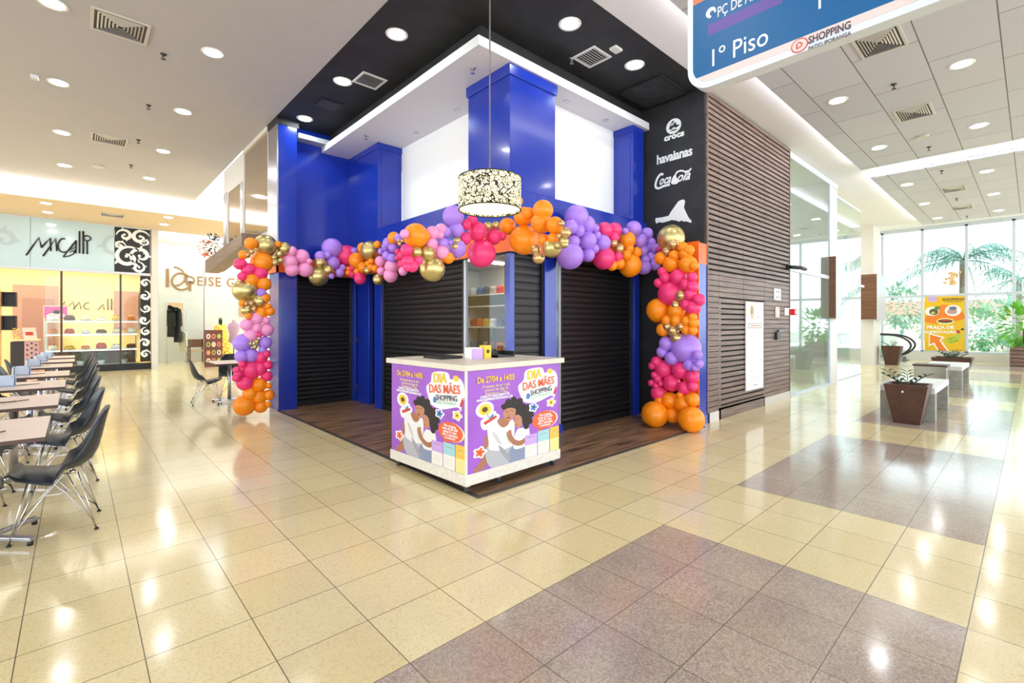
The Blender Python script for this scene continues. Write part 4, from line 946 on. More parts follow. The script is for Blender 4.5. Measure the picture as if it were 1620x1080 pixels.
# leafy plants behind the low part of the window
def leafball(name, label, cat, c, r, n, m, seed, group=None, pot=None, up=False):
    rnd = random.Random(seed); t = thing(name, label, cat, (c[0],c[1],c[2]-r if pot is None else pot[2]), group)
    b = MB()
    for k in range(n):
        th = rnd.uniform(0, 2*PI); ph = rnd.uniform(-.2 if up else -1, 1); q = math.sqrt(max(0, 1-ph*ph)); d = Vector((q*math.cos(th), q*math.sin(th), ph)); p = Vector(c) + d*r*rnd.uniform(.55, 1.0)
        s = d.cross(Vector((0,0,1))); s = (s.normalized() if s.length > .01 else Vector((1,0,0))); u = (d + Vector((0,0,rnd.uniform(-.6,.3)))).normalized(); L = (r*rnd.uniform(.3,.5) if n < 400 else r*rnd.uniform(.14,.26)); Wd = L*.28
        b.add([p, p + u*L*.5 + s*Wd, p + u*L, p + u*L*.5 - s*Wd], [(0,1,2,3)], 0, False)
    b.build('foliage', m, t); return t
M_leaf = mat('leaf_green', (86, 140, 58), .5, var=.3, vscale=14); M_leafd = mat('leaf_dark_green', (44, 78, 46), .4, var=.3, vscale=16)
for k, x in enumerate((.10, .58, 1.12)):
    t = leafball('leafy_plant', 'round leafy plant under the cake shelves, %s from the left' % ORD[k], 'plant', (x,YS+.28,.40), .15, 90, M_leaf, k, 'plants under the cake display')
    MB().lathe((x,YS+.28,.20), [(.06,0),(.09,.12),(.085,.12)], 14).build('pot', M_white, t)
struct(MB().box(-.65,YS+.02,.0,1.5,YS+.6,.20).build('trim_11', M_cream))
# small sign and picture on the back wall
q = thing('wall_lettering', 'small copy of the slanted lettering on the bright back wall of the cake shop', 'sign', (.3,23.17,1.75))
l2 = MB()
for st in ([(0,0),(.16,.28),(.20,.06),(.36,.28),(.40,.02)],[(.36,0),(.52,.28),(.56,.02)],[(.78,.26),(.68,.24),(.62,.12),(.68,.02),(.78,.02)],[(1.0,0),(1.14,.22),(1.16,0)],[(1.26,0),(1.26,.42)],[(1.36,0),(1.36,.42)],[(1.46,0),(1.46,.28)]):
    l2.tube([(-.45+x*1.05, 23.17, 1.95+z) for x, z in st], .016, 6)
l2.build('letters', M_ink, q)
q = thing('wall_picture', 'pink and magenta picture with a dark shape inside the cake shop', 'picture', (-.62,20.6,1.65))
a = Art(FY(-.72,20.6,1.62), .52, .36); a.add([(0,0),(1,0),(1,1),(0,1)], mat('picture_magenta', (206, 84, 170), .5)); a.sm([(.1,.1),(.9,.08),(.8,.4),(.5,.5),(.2,.35)], mat('picture_pale', (240, 206, 220), .5)); a.sm([(.35,.45),(.5,.7),(.68,.55),(.6,.35)], P_hair); a.mb.build('picture_face', a.mats, q); MB().box(-.74,20.602,1.60,-.18,20.62,2.0).build('picture_board', M_white, q)
MB().box(-.74,20.61,0,-.70,20.63,1.6).build('picture_post', M_white, q)
M_dkw = mat('dark_cabinet', (40, 28, 26), .4)
q = thing('wall_cube_shelf', 'dark open cube shelves on the left inside the cake shop', 'shelf', (-1.35,20.6,1.3))
for z in (1.25, 1.95): 
    MB().box(-1.62,20.4,z,-1.30,20.7,z+.03).box(-1.62,20.4,z+.40,-1.30,20.7,z+.43).box(-1.62,20.4,z+.03,-1.59,20.7,z+.40).box(-1.33,20.4,z+.03,-1.30,20.7,z+.40).box(-1.62,20.67,z,-1.30,20.7,z+.4).build('cube', M_dkw, q)
MB().box(-1.70,20.45,0,-1.63,20.7,2.5).build('post', mat('pale_gold_post', (224, 190, 130), .5), q)
q = thing('sales_counter', 'dark cabinet with a pink flowered front inside the cake shop', 'counter', (-1.25,19.9,0))
MB().box(-1.38,19.7,0,-1.10,20.3,.92).build('cabinet_body', M_dkw, q)
fr = MB().box(-1.10,19.7,0,-.80,19.74,.95); fr.build('front_panel', mat('pink_front', (210, 168, 170), .5), q)
fl_ = MB()
for i in range(3):
    for j in range(6): fl_.prism(FY(-1.04+i*.09, 19.699, .12+j*.14+(i % 2)*.05), ell(0,0,.022,.03,10), 0, .002)
fl_.build('flower_pattern', mat('flower_brown', (70, 44, 46), .5), q)
MB().box(-1.40,19.66,.95,-.78,20.3,.98).build('counter_top', M_warm, q)
q = thing('menu_card', 'tilted white menu card on the pink flowered cabinet', 'card', (-1.0,19.95,.98)); MB().obox((-1.0,19.95,1.15),(.14,.03,0),(0,.01,.003),(-.02,.01,.17)).build('card_face', M_white, q); MB().obox((-1.01,19.938,1.15),(.08,.017,0),(0,.002,0),(-.005,.003,.05)).build('card_print', P_red, q)
q = leafball('flower_bunch', 'yellow flower bunch on the cabinet of the cake shop', 'flowers', (-1.28,19.95,1.16), .15, 60, mat('yellow_petal', (240, 208, 90), .5), 21)
# ================================================================ the clothing shop beyond the pier
YD = 22.2
struct(MB().box(1.95,YD,0,9,YD+.05,5.4).build('wall_back', M_white))
struct(MB().box(1.95,YS+.5,4.12,9,YS+.55,5.4).build('wall_header', M_cream))
struct(MB().box(1.95,YS+.55,4.60,9,YD,4.66).build('ceiling_clothing_shop', M_ceilw))
struct(MB().box(1.95,YS+.48,0,2.02,YS+.56,4.12).box(3.3,YS+.505,0,3.33,YS+.53,4.12).build('window_frame_2', M_steel))
struct(MB().box(2.02,YS+.51,.02,3.3,YS+.52,4.12).build('window_4', M_glassw))
sl = MB().box(2.3,20.3,4.56,8.5,20.6,4.6).box(2.3,21.4,4.56,8.5,21.6,4.6)
tag(sl.build('shop_ceiling_light', bright('shop_white_glow', (255, 246, 232), 6.0)), 'bright ceiling light lines inside the clothing shop', 'light')
M_bronze = mat('bronze_letters', (170, 122, 78), .4, metal=.4)
sg2 = thing('shop_sign', 'bronze monogram and letters on the white clothing shop wall', 'sign', (3.6,YD,2.85))
def yd(u, v): p = on_y(u, v, YD-.02); return p
p = yd(265,440); q = yd(285,446); 
mono = MB().box(p.x-.05,YD-.03,p.z-.34,p.x+.05,YD-.01,p.z+.36)
c = yd(275,436); mono.tube([(c.x+.36*math.sin(a), YD-.02, c.z-.02+.36*math.cos(a)) for a in [PI*k/14 for k in range(15)]], .028, 6)
c = yd(287,445); mono.tube([(c.x+.30*math.cos(a), YD-.02, c.z+.32*math.sin(a)) for a in [PI*.25 + 1.55*PI*k/16 for k in range(17)]], .035, 6)
mono.box(c.x+.24,YD-.03,c.z-.36,c.x+.32,YD-.01,c.z+.02).box(c.x+.10,YD-.03,c.z-.03,c.x+.40,YD-.01,c.z+.03)
mono.build('monogram', M_bronze, sg2)
p0 = yd(293,443); p1 = yd(345,446)
text('lettering', 'DEISE GUI', FY(p0.x, YD-.015, (p0.z+p1.z)/2 - .02), .52, M_bronze, sg2, align='LEFT', depth=.01, sx=.88, space=1.1)
q = thing('wall_poster', 'large framed fashion photo on the white clothing shop wall', 'poster', (3.2,YD,1.4))
p = yd(264,477); p2 = yd(291,523); w = p2.x-p.x; h_ = p.z-p2.z
MB().box(p.x,YD-.03,p2.z,p2.x,YD,p.z).build('poster_frame', M_white, q)
a = Art(FY(p.x+.03,YD-.031,p2.z+.03), w-.06, h_-.06); a.add([(0,0),(1,0),(1,1),(0,1)], mat('poster_tan', (222, 188, 150), .5)); a.sm([(.3,0),(.35,.4),(.55,.5),(.8,.4),(.9,0)], P_shirt); a.ell(.58,.58,.12,.11,P_skin2); a.sm([(.45,.6),(.5,.72),(.68,.72),(.74,.55),(.70,.45),(.68,.62),(.5,.62)], P_hair); a.mb.build('photo_print', a.mats, q)
q = thing('clothes_rack', 'steel rail hung with dark clothes at the clothing shop entrance', 'rack', (2.72,21.4,0))
MB().tube([(2.45,21.4,.02),(2.45,21.4,1.95),(3.05,21.4,1.95),(3.05,21.4,.02)], .014, 8).build('rail', M_chrome, q); MB().box(2.42,21.2,0,2.48,21.6,.03).box(3.02,21.2,0,3.08,21.6,.03).build('rail_foot', M_chrome, q)
for k, (x, c, nm, ln) in enumerate(((2.58,(26,26,28),'black long-sleeved jacket',.95), (2.78,(36,34,38),'charcoal long coat',1.15), (2.95,(206,200,184),'pale beige skirt',.75))):
    g = thing('garment', nm + ' hanging on the steel rail', 'clothes', (x,21.4,1.93-ln), 'clothes on the rail')
    zt_ = 1.90 if k < 2 else 1.15
    b = MB(); b.prism(Matrix.Translation((x,21.4,0)) @ Matrix(((.35,0,.94,0),(-.94,0,.35,0),(0,1,0,0),(0,0,0,1))), [(-.05,zt_),(.05,zt_),(.22,zt_-.06),(.27,zt_-.55),(.20,zt_-.55),(.17,zt_-.2),(.20,zt_-ln),(-.20,zt_-ln),(-.17,zt_-.2),(-.20,zt_-.55),(-.27,zt_-.55),(-.22,zt_-.06)], -.03, .03)
    b.build('cloth', mat('cloth_%d' % k, c, .85), g, bevel=.01); MB().tube([(x,21.4,1.97),(x,21.4,zt_-.02)], .004, 6).build('hanger_hook', M_chrome, g)
M_wch = mat('brown_chair_wood', (116, 74, 44), .5)
q = thing('wooden_armchair', 'brown wooden chair at the clothing shop entrance beside the rail', 'chair', (3.35,21.3,0))
for x in (3.12, 3.58):
    for y in (21.08, 21.52): MB().box(x-.02,y-.02,0,x+.02,y+.02,.62 if y < 21.3 else .85).build('leg', M_wch, q)
MB().box(3.10,21.06,.40,3.60,21.54,.45).build('seat', mat('tan_seat', (190, 160, 128), .7), q); MB().box(3.10,21.50,.55,3.60,21.54,.85).build('backrest', M_wch, q)
for x in (3.12, 3.58): MB().box(x-.025,21.06,.60,x+.025,21.54,.63).build('armrest', M_wch, q)
# golden pineapple-like display and menu stand
q = thing('gold_tree', 'tall golden yellow cone display in the clothing shop', 'decoration', (4.2,21.6,0))
b = MB(); rn = random.Random(3)
for k in range(90): f = k/90; a = k*2.4; r = .36*(1-f*.72); b.ball((4.2+r*math.cos(a), 21.6+r*math.sin(a), .1+f*1.25), .10, .10, .10, 8, 5)
b.build('gold_fruit', mat('gold_yellow', (238, 200, 84), .4, var=.15, vscale=9), q)
b = MB()
for k in range(9): a = 2*PI*k/9; b.add([(4.2+.03*math.cos(a),21.6+.03*math.sin(a),1.33),(4.2+.07*math.cos(a+.3),21.6+.07*math.sin(a+.3),1.5),(4.2+.05*math.cos(a),21.6+.05*math.sin(a),1.72),(4.2+.05*math.cos(a-.3),21.6+.05*math.sin(a-.3),1.5)], [(0,1,2,3)])
b.build('leaf_crown', M_leafd, q)
p = on_z(333,577); q = thing('menu_stand', 'brown standing menu board with food photos in front of the clothing shop', 'board', (3.25,18.6,0))
x0 = on_y(324,560,18.5).x; x1 = on_y(352,560,18.5).x; z1 = on_y(330,522,18.5).z
MB().box(x0,18.5,.0,x1,18.56,z1).build('board', mat('menu_brown', (112, 62, 52), .5), q)
a = Art(FY(x0,18.499,0), x1-x0, z1)
for i in range(3):
    for j in range(4): a.ell(.2+i*.3, .17+j*.22, .12, .07, (M_pl := mat('menu_plate_%d' % ((i+j) % 3), ((236,214,196),(206,130,110),(150,176,90))[(i+j) % 3], .5)), 14); a.ell(.2+i*.3, .17+j*.22, .06, .035, mat('menu_food_%d' % ((i*2+j) % 3), ((160,70,50),(220,170,90),(110,70,50))[(i*2+j) % 3], .5), 12)
a.mb.build('food_photos', a.mats, q)
q = thing('dress_form', 'pale dress form and dark bag display beside the menu board', 'mannequin', (4.1,19.0,0))
MB().lathe((4.1,19.0,.75), [(.05,0),(.17,.05),(.13,.3),(.19,.55),(.17,.68),(.06,.74),(.05,.82)], 20).build('torso', mat('mauve_cloth', (186, 150, 168), .7), q); MB().cyl((4.1,19.0,0), .15, .02, 18).tube([(4.1,19.0,.02),(4.1,19.0,.8)], .015, 8).build('stand', M_dkw, q)
# ================================================================ the shop along the kiosk side, beyond the left pillar
M_mir = mat('bronze_mirror', (196, 176, 156), .06, metal=.85)
struct(MB().box(2.47,8.96,3.1,2.50,10.55,4.80).build('window_5', M_mir))
struct(MB().box(2.47,10.85,2.95,2.50,11.9,4.30).build('window_6', M_mir))
struct(MB().box(2.455,8.94,2.98,2.52,8.97,HC).box(2.455,10.55,3.0,2.52,10.85,HC).box(2.46,10.85,4.30,2.52,12.3,HC).box(2.455,11.9,2.95,2.52,12.3,4.3).box(2.51,8.94,2.98,2.6,12.3,HC).box(2.44,8.97,4.80,2.52,10.55,HC).build('wall_left_shop', M_cream))
struct(MB().box(2.445,11.98,2.9,2.458,12.28,4.34).box(2.445,10.62,3.0,2.458,10.80,4.28).build('trim_12', M_steel))
struct(MB().box(2.52,8.96,2.98,6.7,12.3,3.04).build('ceiling_side', M_ceilw)); struct(MB().box(2.52,12.24,3.04,6.7,12.30,HC).build('wall_side_upper', M_cream))
q = thing('shop_canopy', 'sloping brown canopy board over the shop beyond the left balloons', 'canopy', (2.35,11.8,2.6))
Mx = Matrix(((0,0,1,2.20),(1,0,0,0),(0,1,0,0),(0,0,0,1)))
MB().prism(Mx, [(9.6,3.08),(12.9,2.90),(12.9,2.62),(12.2,2.62),(9.6,2.86)], 0, .26).build('board', wood_material('canopy_wood', (120, 96, 80), (150, 124, 106), 1, 1), q); MB().box(2.19,9.6,3.06,2.47,12.9,3.075).build('ledge', M_steel, q) if False else None
for k, (yy, zz, c, nm) in enumerate(((12.75,3.06,(240,130,84),'orange'), (12.2,3.10,(70,78,86),'dark grey'))):
    leafball('flower_bunch', nm + ' paper flower bunch on top of the brown canopy', 'flowers', (2.22,yy,zz+.10), .20, 80, mat('paper_' + nm.replace(' ', '_'), c, .7, var=.3, vscale=12), 40+k, 'paper flowers on the canopy')
q = thing('bag_poster', 'tan poster of a handbag on the white clothing shop wall', 'poster', (5.4,22.1,1.8))
MB().box(5.0,22.12,1.75,5.75,22.17,2.25).build('poster_board', mat('bag_tan', (200, 150, 118), .6), q); MB().prism(FY(5.37,22.119,1.98), smooth2([(-.28,-.15),(.28,-.15),(.24,.08),(0,.14),(-.24,.08)],4), 0, .004).build('bag_print', mat('bag_brown', (150, 92, 66), .6), q)
# ================================================================ right corridor: glass front, columns, benches, great window
YG = 3.28
struct(MB().box(10.30,YG,.03,13.28,YG+.012,4.75).build('window_7', M_glass))
struct(MB().box(13.92,YG+.06,.03,16.6,YG+.072,4.65).build('window_8', M_glass))
struct(MB().box(10.26,YG-.02,2.50,13.28,YG+.035,2.58).box(10.26,YG-.03,0,13.28,YG+.05,.035).box(10.26,YG-.02,4.75,13.9,YG+.03,HC).box(13.22,YG-.02,0,13.30,YG+.03,4.75).box(13.92,YG+.05,0,16.6,YG+.09,.03).box(13.92,YG+.05,4.62,16.6,YG+.08,4.67).box(15.3,YG+.055,2.5,17.0,YG+.08,2.56).build('trim_13', M_trimw))
struct(MB().box(13.30,YG,0,13.90,YG+.9,HC).build('wall_column', M_white))
struct(MB().box(20.45,3.75,0,21.5,4.45,5.1).box(20.45,3.78,5.1,21.5,4.45,5.3).build('wall_column_2', M_cream))
M_boxw = wood_material('box_wood', (92, 60, 38), (128, 88, 58), 1, .8); M_boxs = mat('box_side_white', (180, 180, 184), .35)
def sign_box(label, u0, u1, u2, x, v0, v1):
    yb = on_x(u0, 450, x).y; yf = on_x(u1, 450, x).y; x1 = on_y(u2, 450, yf).x
    zt_ = on_x(u1, v0, x).z; zb = on_x(u1, v1, x).z
    t = thing('wall_box', label, 'box', (x, yf, zb), 'brown and white boxes around the columns')
    MB().box(x+.01,yf+.01,zb,x1,yb,zt_).build('box_shell', M_boxs, t); MB().box(x,yf,zb,x+.012,yb,zt_).build('wood_face', M_boxw, t); MB().box(x,yf-.004,zb-.02,x1,yb,zb).build('lower_rim', M_boxs, t)
    return t
sign_box('tall narrow box with a wood face on the white column by the glass front', 1311, 1322.3, 1332, 13.15, 405, 503)
sign_box('wide box with a wood face wrapped round the cream column near the window', 1362, 1387, 1402, 20.15, 433, 505)
# lobby behind the glass: far wall, planter ledge
lw = MB().box(10.25,11.94,0,25.2,12.06,.3).box(10.25,11.94,5.0,25.2,12.06,5.3).box(10.25,11.95,2.5,25.2,12.05,2.6)
for k in range(9): lw.box(10.2+k*1.85,11.94,.3,10.3+k*1.85,12.06,5.0)
struct(lw.build('window_frame_4', M_trimw))
struct(MB().box(10.25,11.995,.3,25.2,12.005,5.0).build('window_10', M_glassw))
LB = MB().box(11.5,5.0,HC-.03,19.5,5.4,HC-.001).box(11.5,8.5,HC-.03,19.5,8.9,HC-.001)  # light lines added to brighten the dark lobby
tag(LB.build('lobby_fill_light', bright('lobby_fill_glow', (255, 252, 246), 6.0)), 'added fill light lines on the lobby ceiling behind the glass front', 'light')
# great window at the end
XW = 25.0
wy = [-5.88,-4.6,-3.32,-2.04,-.78,.48,1.72,3.0,4.28,5.56,6.84,8.12,9.4]
fw = MB()
for y in wy: fw.box(XW-.06,y-.045,.34,XW+.06,y+.045,5.22)
fw.box(XW-.05,-7.2,2.50,XW+.05,12,2.60).box(XW-.06,-7.2,5.16,XW+.06,12,5.30).box(XW-.06,-7.2,.30,XW+.06,12,.38)
struct(fw.build('window_frame_3', M_trimw))
struct(MB().box(XW-.005,-7.2,.36,XW+.005,12,5.2).build('window_9', M_glassw))
struct(MB().box(XW-.10,-7.2,0,XW+.1,12,.31).build('wall_sill', M_cream))
# food court poster on the window
q = thing('window_poster', 'yellow food court poster with an orange arrow on the great window', 'poster', (XW-.06,2.34,.36))
y1, y0, z0, z1 = 2.93, 1.77, .38, 2.50
Mp = FX(XW-.075, y1, z0); MB().box(XW-.07,y0,z0,XW-.062,y1,z1).build('poster_sheet', mat('poster_yellow', (240, 190, 24), .5), q)
a = Art(Mp, y1-y0, z1-z0); PY = mat('poster_yellow_print', (240, 190, 24), .5); PO = mat('poster_orange', (244, 130, 30), .5)
a.add([(0,0),(1,0),(1,1),(0,1)], PY); a.sm([(.0,.55),(.2,.75),(.5,.85),(.9,.75),(1,.6),(.8,.55),(.4,.5)], PO)
a.ell(.21,.955,.12,.05,P_lil); a.ell(.2,.73,.18,.085,P_wh); a.ell(.24,.72,.12,.06,mat('food_green_brown', (104, 92, 48), .6)); a.ell(.22,.70,.05,.025,mat('food_avocado', (190, 206, 96), .6)); a.ell(.33,.79,.07,.035,M_leaf)
a.ell(.72,.74,.20,.10,P_wh); a.ell(.70,.72,.13,.05,mat('food_rose', (196, 160, 158), .6)); a.ell(.72,.78,.10,.035,mat('food_grey', (120, 116, 128), .6))
a.ell(.53,.545,.22,.06,P_ply); a.ell(.53,.55,.19,.035,mat('food_dark', (74, 70, 50), .6)); a.ell(.53,.565,.17,.015,P_red)
a.add([(.12,.33),(.52,.25),(.42,.20),(.62,.0),(.34,.0),(.24,.12),(.11,.08)], P_wh); a.add([(.145,.30),(.46,.24),(.38,.20),(.575,.0),(.375,.0),(.25,.15),(.14,.115)], PO)
a.ell(.84,.355,.06,.03,P_red); a.ell(.95,.40,.04,.02,M_leafd); a.sm([(.5,.17),(.65,.26),(.9,.32),(.92,.24),(.7,.14)], mat('poster_lime', (196, 206, 60), .5))
o = a.mb.build('poster_print', a.mats, q)
def ptx(body, u, v, s, m, deg=0, **k): text('lettering', body, rot2(Mp @ Matrix.Translation((u*(y1-y0), v*(z1-z0), .006)), deg), s, m, o, **k)
ptx('PRAÇA DE', .40, .43, .17, P_wh, bold=.006); ptx('ALIMENTAÇÃO', .41, .345, .135, P_wh, bold=.005); ptx('SHOPPING', .73, .94, .13, P_brn, bold=.003); ptx('PATIO IPORANGA', .73, .90, .06, P_brn)
ptx('Siga a', .68, .235, .10, M_leaf, 20); ptx('escada', .74, .18, .10, M_leaf, 20)
# concrete benches
M_conc = mat('bench_concrete', (150, 148, 136), .55, var=.15, vscale=12); M_btop = mat('bench_top_white', (214, 212, 210), .4)
def bench(label, x0, x1, y0, y1, h):
    t = thing('concrete_bench', label, 'bench', ((x0+x1)/2,(y0+y1)/2,0), 'concrete benches in the right corridor')
    for xa, xb in ((x0, x0+.16), (x1-.16, x1)): MB().box(xa,y0,0,xb,y1,h-.09).build('leg', M_conc, t, bevel=.006)
    MB().box(x0,y0,h-.09,x1,y1,h).build('bench_top', M_btop, t, bevel=.008); return t
bench('near grey concrete bench behind the large rusty planter', 9.28, 10.95, .97, 1.62, .50)
bench('far grey concrete bench behind the square metal bin', 14.3, 16.0, 1.05, 1.72, .50)
M_rust = mat('rusty_planter', (78, 48, 36), .5, var=.18, vscale=9); M_soil = mat('soil', (46, 34, 26), .9)
def planter(label, cx, cy, w0, w1, h, seed, n, dot=False, rz=0.0):
    t = thing('planter', label, 'planter', (cx,cy,0), 'rusty tapered planters'); a, b = w0/2, w1/2
    vs = [(cx+sx*a,cy+sy*a,0) for sx, sy in ((-1,-1),(1,-1),(1,1),(-1,1))] + [(cx+sx*b,cy+sy*b,h) for sx, sy in ((-1,-1),(1,-1),(1,1),(-1,1))] + [(cx+sx*(b-.03),cy+sy*(b-.03),h) for sx, sy in ((-1,-1),(1,-1),(1,1),(-1,1))] + [(cx+sx*(b-.05),cy+sy*(b-.05),h-.06) for sx, sy in ((-1,-1),(1,-1),(1,1),(-1,1))]
    f = [(3,2,1,0)]
    for o_ in (0, 4, 8):
        for k in range(4): j = (k+1) % 4; f.append((o_+k, o_+j, o_+4+j, o_+4+k))
    MB().add(vs, f).build('pot', M_rust, t, bevel=.004)
    MB().box(cx-b+.04,cy-b+.04,h-.09,cx+b-.04,cy+b-.04,h-.05).build('soil', M_soil, t)
    if dot: MB().prism(FX(cx-b+.012,cy+.03,h-.10), ell(0,0,.012,.016,12), -.004, .012).build('white_tag', M_white, t)
    rn = random.Random(seed)
    for k in range(n):
        a_ = rn.uniform(0, 2*PI); L = rn.uniform(.22, .40); r0 = rn.uniform(.02, b*.5); p = Vector((cx+r0*math.cos(a_), cy+r0*math.sin(a_), h-.06)); d = Vector((math.cos(a_)*.55, math.sin(a_)*.55, 1)); pts = [p + d*L*s*.7 + Vector((math.cos(a_), math.sin(a_), -.6))*(.25*L*s*s) for s in (0,.25,.5,.75,1.0)]
        st = MB().tube(pts, .006, 6, 0, r2=.003); so = st.build('stem', M_leafd, t); lf = MB()
        for i in range(1, 5):
            tt = (pts[i]-pts[i-1]).normalized(); side = tt.cross(Vector((0,0,1))); side = side.normalized() if side.length > .05 else Vector((1,0,0))
            for s in (-1, 1):
                q0 = pts[i]; e = (side*s + tt*.9).normalized()*L*.34; w_ = e.cross(Vector((0,0,1))).normalized()*L*.07
                lf.add([q0, q0+e*.5+w_+Vector((0,0,.012)), q0+e, q0+e*.5-w_+Vector((0,0,.012))], [(0,1,2,3)])
        lf.build('leaf', M_leafd, so)
    return t
planter('large rusty tapered planter in front of the near concrete bench', 9.00, 1.24, .30, .50, .57, 1, 4, True)
planter('rusty square planter at the far end of the far concrete bench', 17.2, 1.45, .50, .80, .55, 2, 10)
planter('small rusty tapered planter at the foot of the cream column', 21.15, 3.35, .34, .56, .66, 3, 3)
q = thing('waste_bin', 'square grey metal bin between the two concrete benches', 'bin', (13.55,1.48,0))
MB().box(13.32,1.22,.02,13.78,1.74,.56).build('bin_body', mat('bin_metal', (146, 142, 128), .25, metal=.7), q, bevel=.005); MB().box(13.30,1.20,.54,13.80,1.76,.58).build('bin_rim', M_rust, q, bevel=.004); MB().box(13.34,1.24,0,13.76,1.72,.02).build('bin_foot', M_blk, q)
MB().prism(FX(13.319,1.58,.10), [(0,0),(.28,0),(.24,.12),(.04,.12)], 0, .004).build('bin_reflection', M_dkw, q)  # dark shape painted low on the face as its reflection
q = leafball('leafy_shrub', 'bright green shrub in a slatted wood box at the right edge', 'plant', (23.9,.22,1.35), .75, 220, mat('bright_leaf', (120, 190, 70), .45, var=.25, vscale=6), 8, None, (23.9,.22,0))
for k in range(5): MB().box(23.5,-.2,.02+k*.13,24.3,.55,.13+k*.13).build('box_slat', wood_material('box_slat_wood', (110, 80, 70), (140, 108, 94), 1) if k == 0 else bpy.data.materials['box_slat_wood'], q)
MB().tube([(23.9,.22,.6),(23.9,.22,1.3)], .03, 8).build('stem', M_wch, q)
# escalator end by the window
q = thing('escalator', 'escalator end with black curved handrails by the great window', 'escalator', (23.8,4.2,0))
for x in (23.35, 24.3):
    P = curve3([(x,6.2,1.00),(x,4.1,1.02),(x,3.45,.94),(x,3.14,.66),(x,3.28,.36),(x,3.7,.16),(x,4.8,.06)], 6)
    MB().tube(P, .035, 8).build('handrail', M_blk, q); MB().box(x-.006,3.55,.14,x+.006,6.0,.97).build('balustrade', M_glass, q)
    MB().box(x-.05,3.4,0,x+.05,6.0,.14).build('skirt', M_steel, q)
MB().box(23.4,3.3,.0,24.25,5.5,.03).build('landing_plate', M_dgrey, q)
for k, (ya, nm) in enumerate(((5.4,'left'), (6.3,'right'))):
    pass
q = thing('glass_balustrade', 'clear glass balustrade with a steel rail and green exit sticker behind the glass front', 'balustrade', (18.6,4.3,0))
MB().box(16.6,4.9,.05,20.4,4.915,1.0).build('glass_sheet', M_glass, q); MB().tube([(16.6,4.907,1.02),(20.4,4.907,1.02)], .025, 8).build('rail', M_steel, q)
for x in (16.7, 18.5, 20.3): MB().box(x-.02,4.88,0,x+.02,4.93,1.0).build('post', M_steel, q)
MB().box(19.6,4.885,.55,19.95,4.89,.85).build('sticker', mat('exit_green', (40, 160, 90), .5), q)
q = leafball('potted_tree', 'tall leafy green plant in the lobby behind the glass front', 'plant', (15.4,6.1,1.5), .72, 170, M_leaf, 17, None, (15.4,6.1,0))
MB().lathe((15.4,6.1,0), [(.24,0),(.30,.55),(.27,.55),(.26,.5)], 20).build('pot', M_cream, q); MB().tube([(15.4,6.1,.5),(15.4,6.1,1.4)], .03, 8).build('trunk', M_wch, q)
# ================================================================ outside the great window
struct(MB().box(25.1,-40,-.6,120,60,-.5).build('ground', mat('outside_ground', (196, 190, 178), .9)))
M_palm = mat('palm_leaf', (92, 136, 124), .6, var=.3, vscale=3)
def palm(label, x, y, zc, R, nf, seed, tr=.16, fruit=False):
    t = thing('palm_tree', label, 'tree', (x,y,-.5), 'palms outside the great window'); rn = random.Random(seed)
    MB().tube([(x+.1,y,-.5),(x+.03,y,zc*.5),(x,y,zc)], tr, 10, 0, r2=tr*.7).build('trunk', mat('palm_trunk', (128, 116, 100), .8, var=.2, vscale=9), t)
    for k in range(nf):
        az = 2*PI*k/nf + rn.uniform(-.2,.2); el = rn.uniform(-.2, 1.05); L = R*rn.uniform(.85, 1.1); pts = []
        for s in range(9):
            f = s/8; pts.append(Vector((x + math.cos(az)*math.cos(el)*L*f*(1-.12*f), y + math.sin(az)*math.cos(el)*L*f*(1-.12*f), zc + math.sin(el)*L*f*.8 - L*.62*f*f)))
        fr_ = MB().tube(pts, .03, 5, 0, r2=.008)
        for i in range(30):
            f = .10 + .90*(i + rn.uniform(-.3,.3))/30; g = f*8; i0 = min(7, int(g)); p = pts[i0].lerp(pts[i0+1], min(1, g-i0)); tt = (pts[i0+1]-pts[i0]).normalized(); sd = tt.cross(Vector((0,0,1))).normalized(); ll = L*.25*math.sin(PI*min(1, .18+f*.8))
            for s in (-1, 1):
                e = (sd*s*rn.uniform(.5,.9) + tt*.5 + Vector((0,0,-rn.uniform(.4,.9)))).normalized()*ll*rn.uniform(.8,1.1); w_ = tt*.017
                fr_.add([p-w_, p+w_, p+e*.6+w_*1.1, p+e, p+e*.6-w_*1.1], [(0,1,2,3,4)])
        fr_.build('frond', M_palm, t)
    if fruit:
        b = MB()
        for k in range(40): a_ = rn.uniform(0,2*PI); r = rn.uniform(0,.3); b.ball((x-.25+r*math.cos(a_), y+.35+r*math.sin(a_), zc-.5-rn.uniform(0,.55)), .06,.06,.07,6,4)
        b.build('fruit_cluster', mat('palm_fruit', (232, 178, 120), .6), t)
p = on_x(1524, 412, 28.5); palm('tall palm with orange fruit filling the middle of the great window', p.x, p.y, p.z, 3.7, 13, 4, .18, True)
p = on_x(1612, 440, 37.0); palm('palm at the right edge of the great window', p.x, p.y, p.z, 3.6, 10, 6)
p = on_x(1290, 380, 30.0); palm('palm seen through the glass front and the lobby', p.x, p.y, p.z, 2.8, 9, 9)
for k, (u, v, x, r, c) in enumerate(((1428,485,44,1.7,(136,170,142)), (1480,512,40,1.2,(116,158,118)), (1552,520,36,1.3,(100,156,104)), (1602,508,42,1.6,(130,170,136)), (1345,505,40,1.8,(130,166,136)))):  # leaf greens paled to hold the outdoor haze and glare
    p = on_x(u, v, x); leafball('bush', 'haze-paled green bush outside the great window, %s from the left' % ORD[k], 'bush', tuple(p), r, 700, mat('haze_paled_leaf_%d' % k, c, .7, var=.25, vscale=2), 60+k, 'bushes outside the window', (p.x,p.y,-.5))
q = thing('house', 'pale pink house with a tiled roof beyond the palms', 'house', (52,4,-.5))
p = on_x(1440, 520, 52)
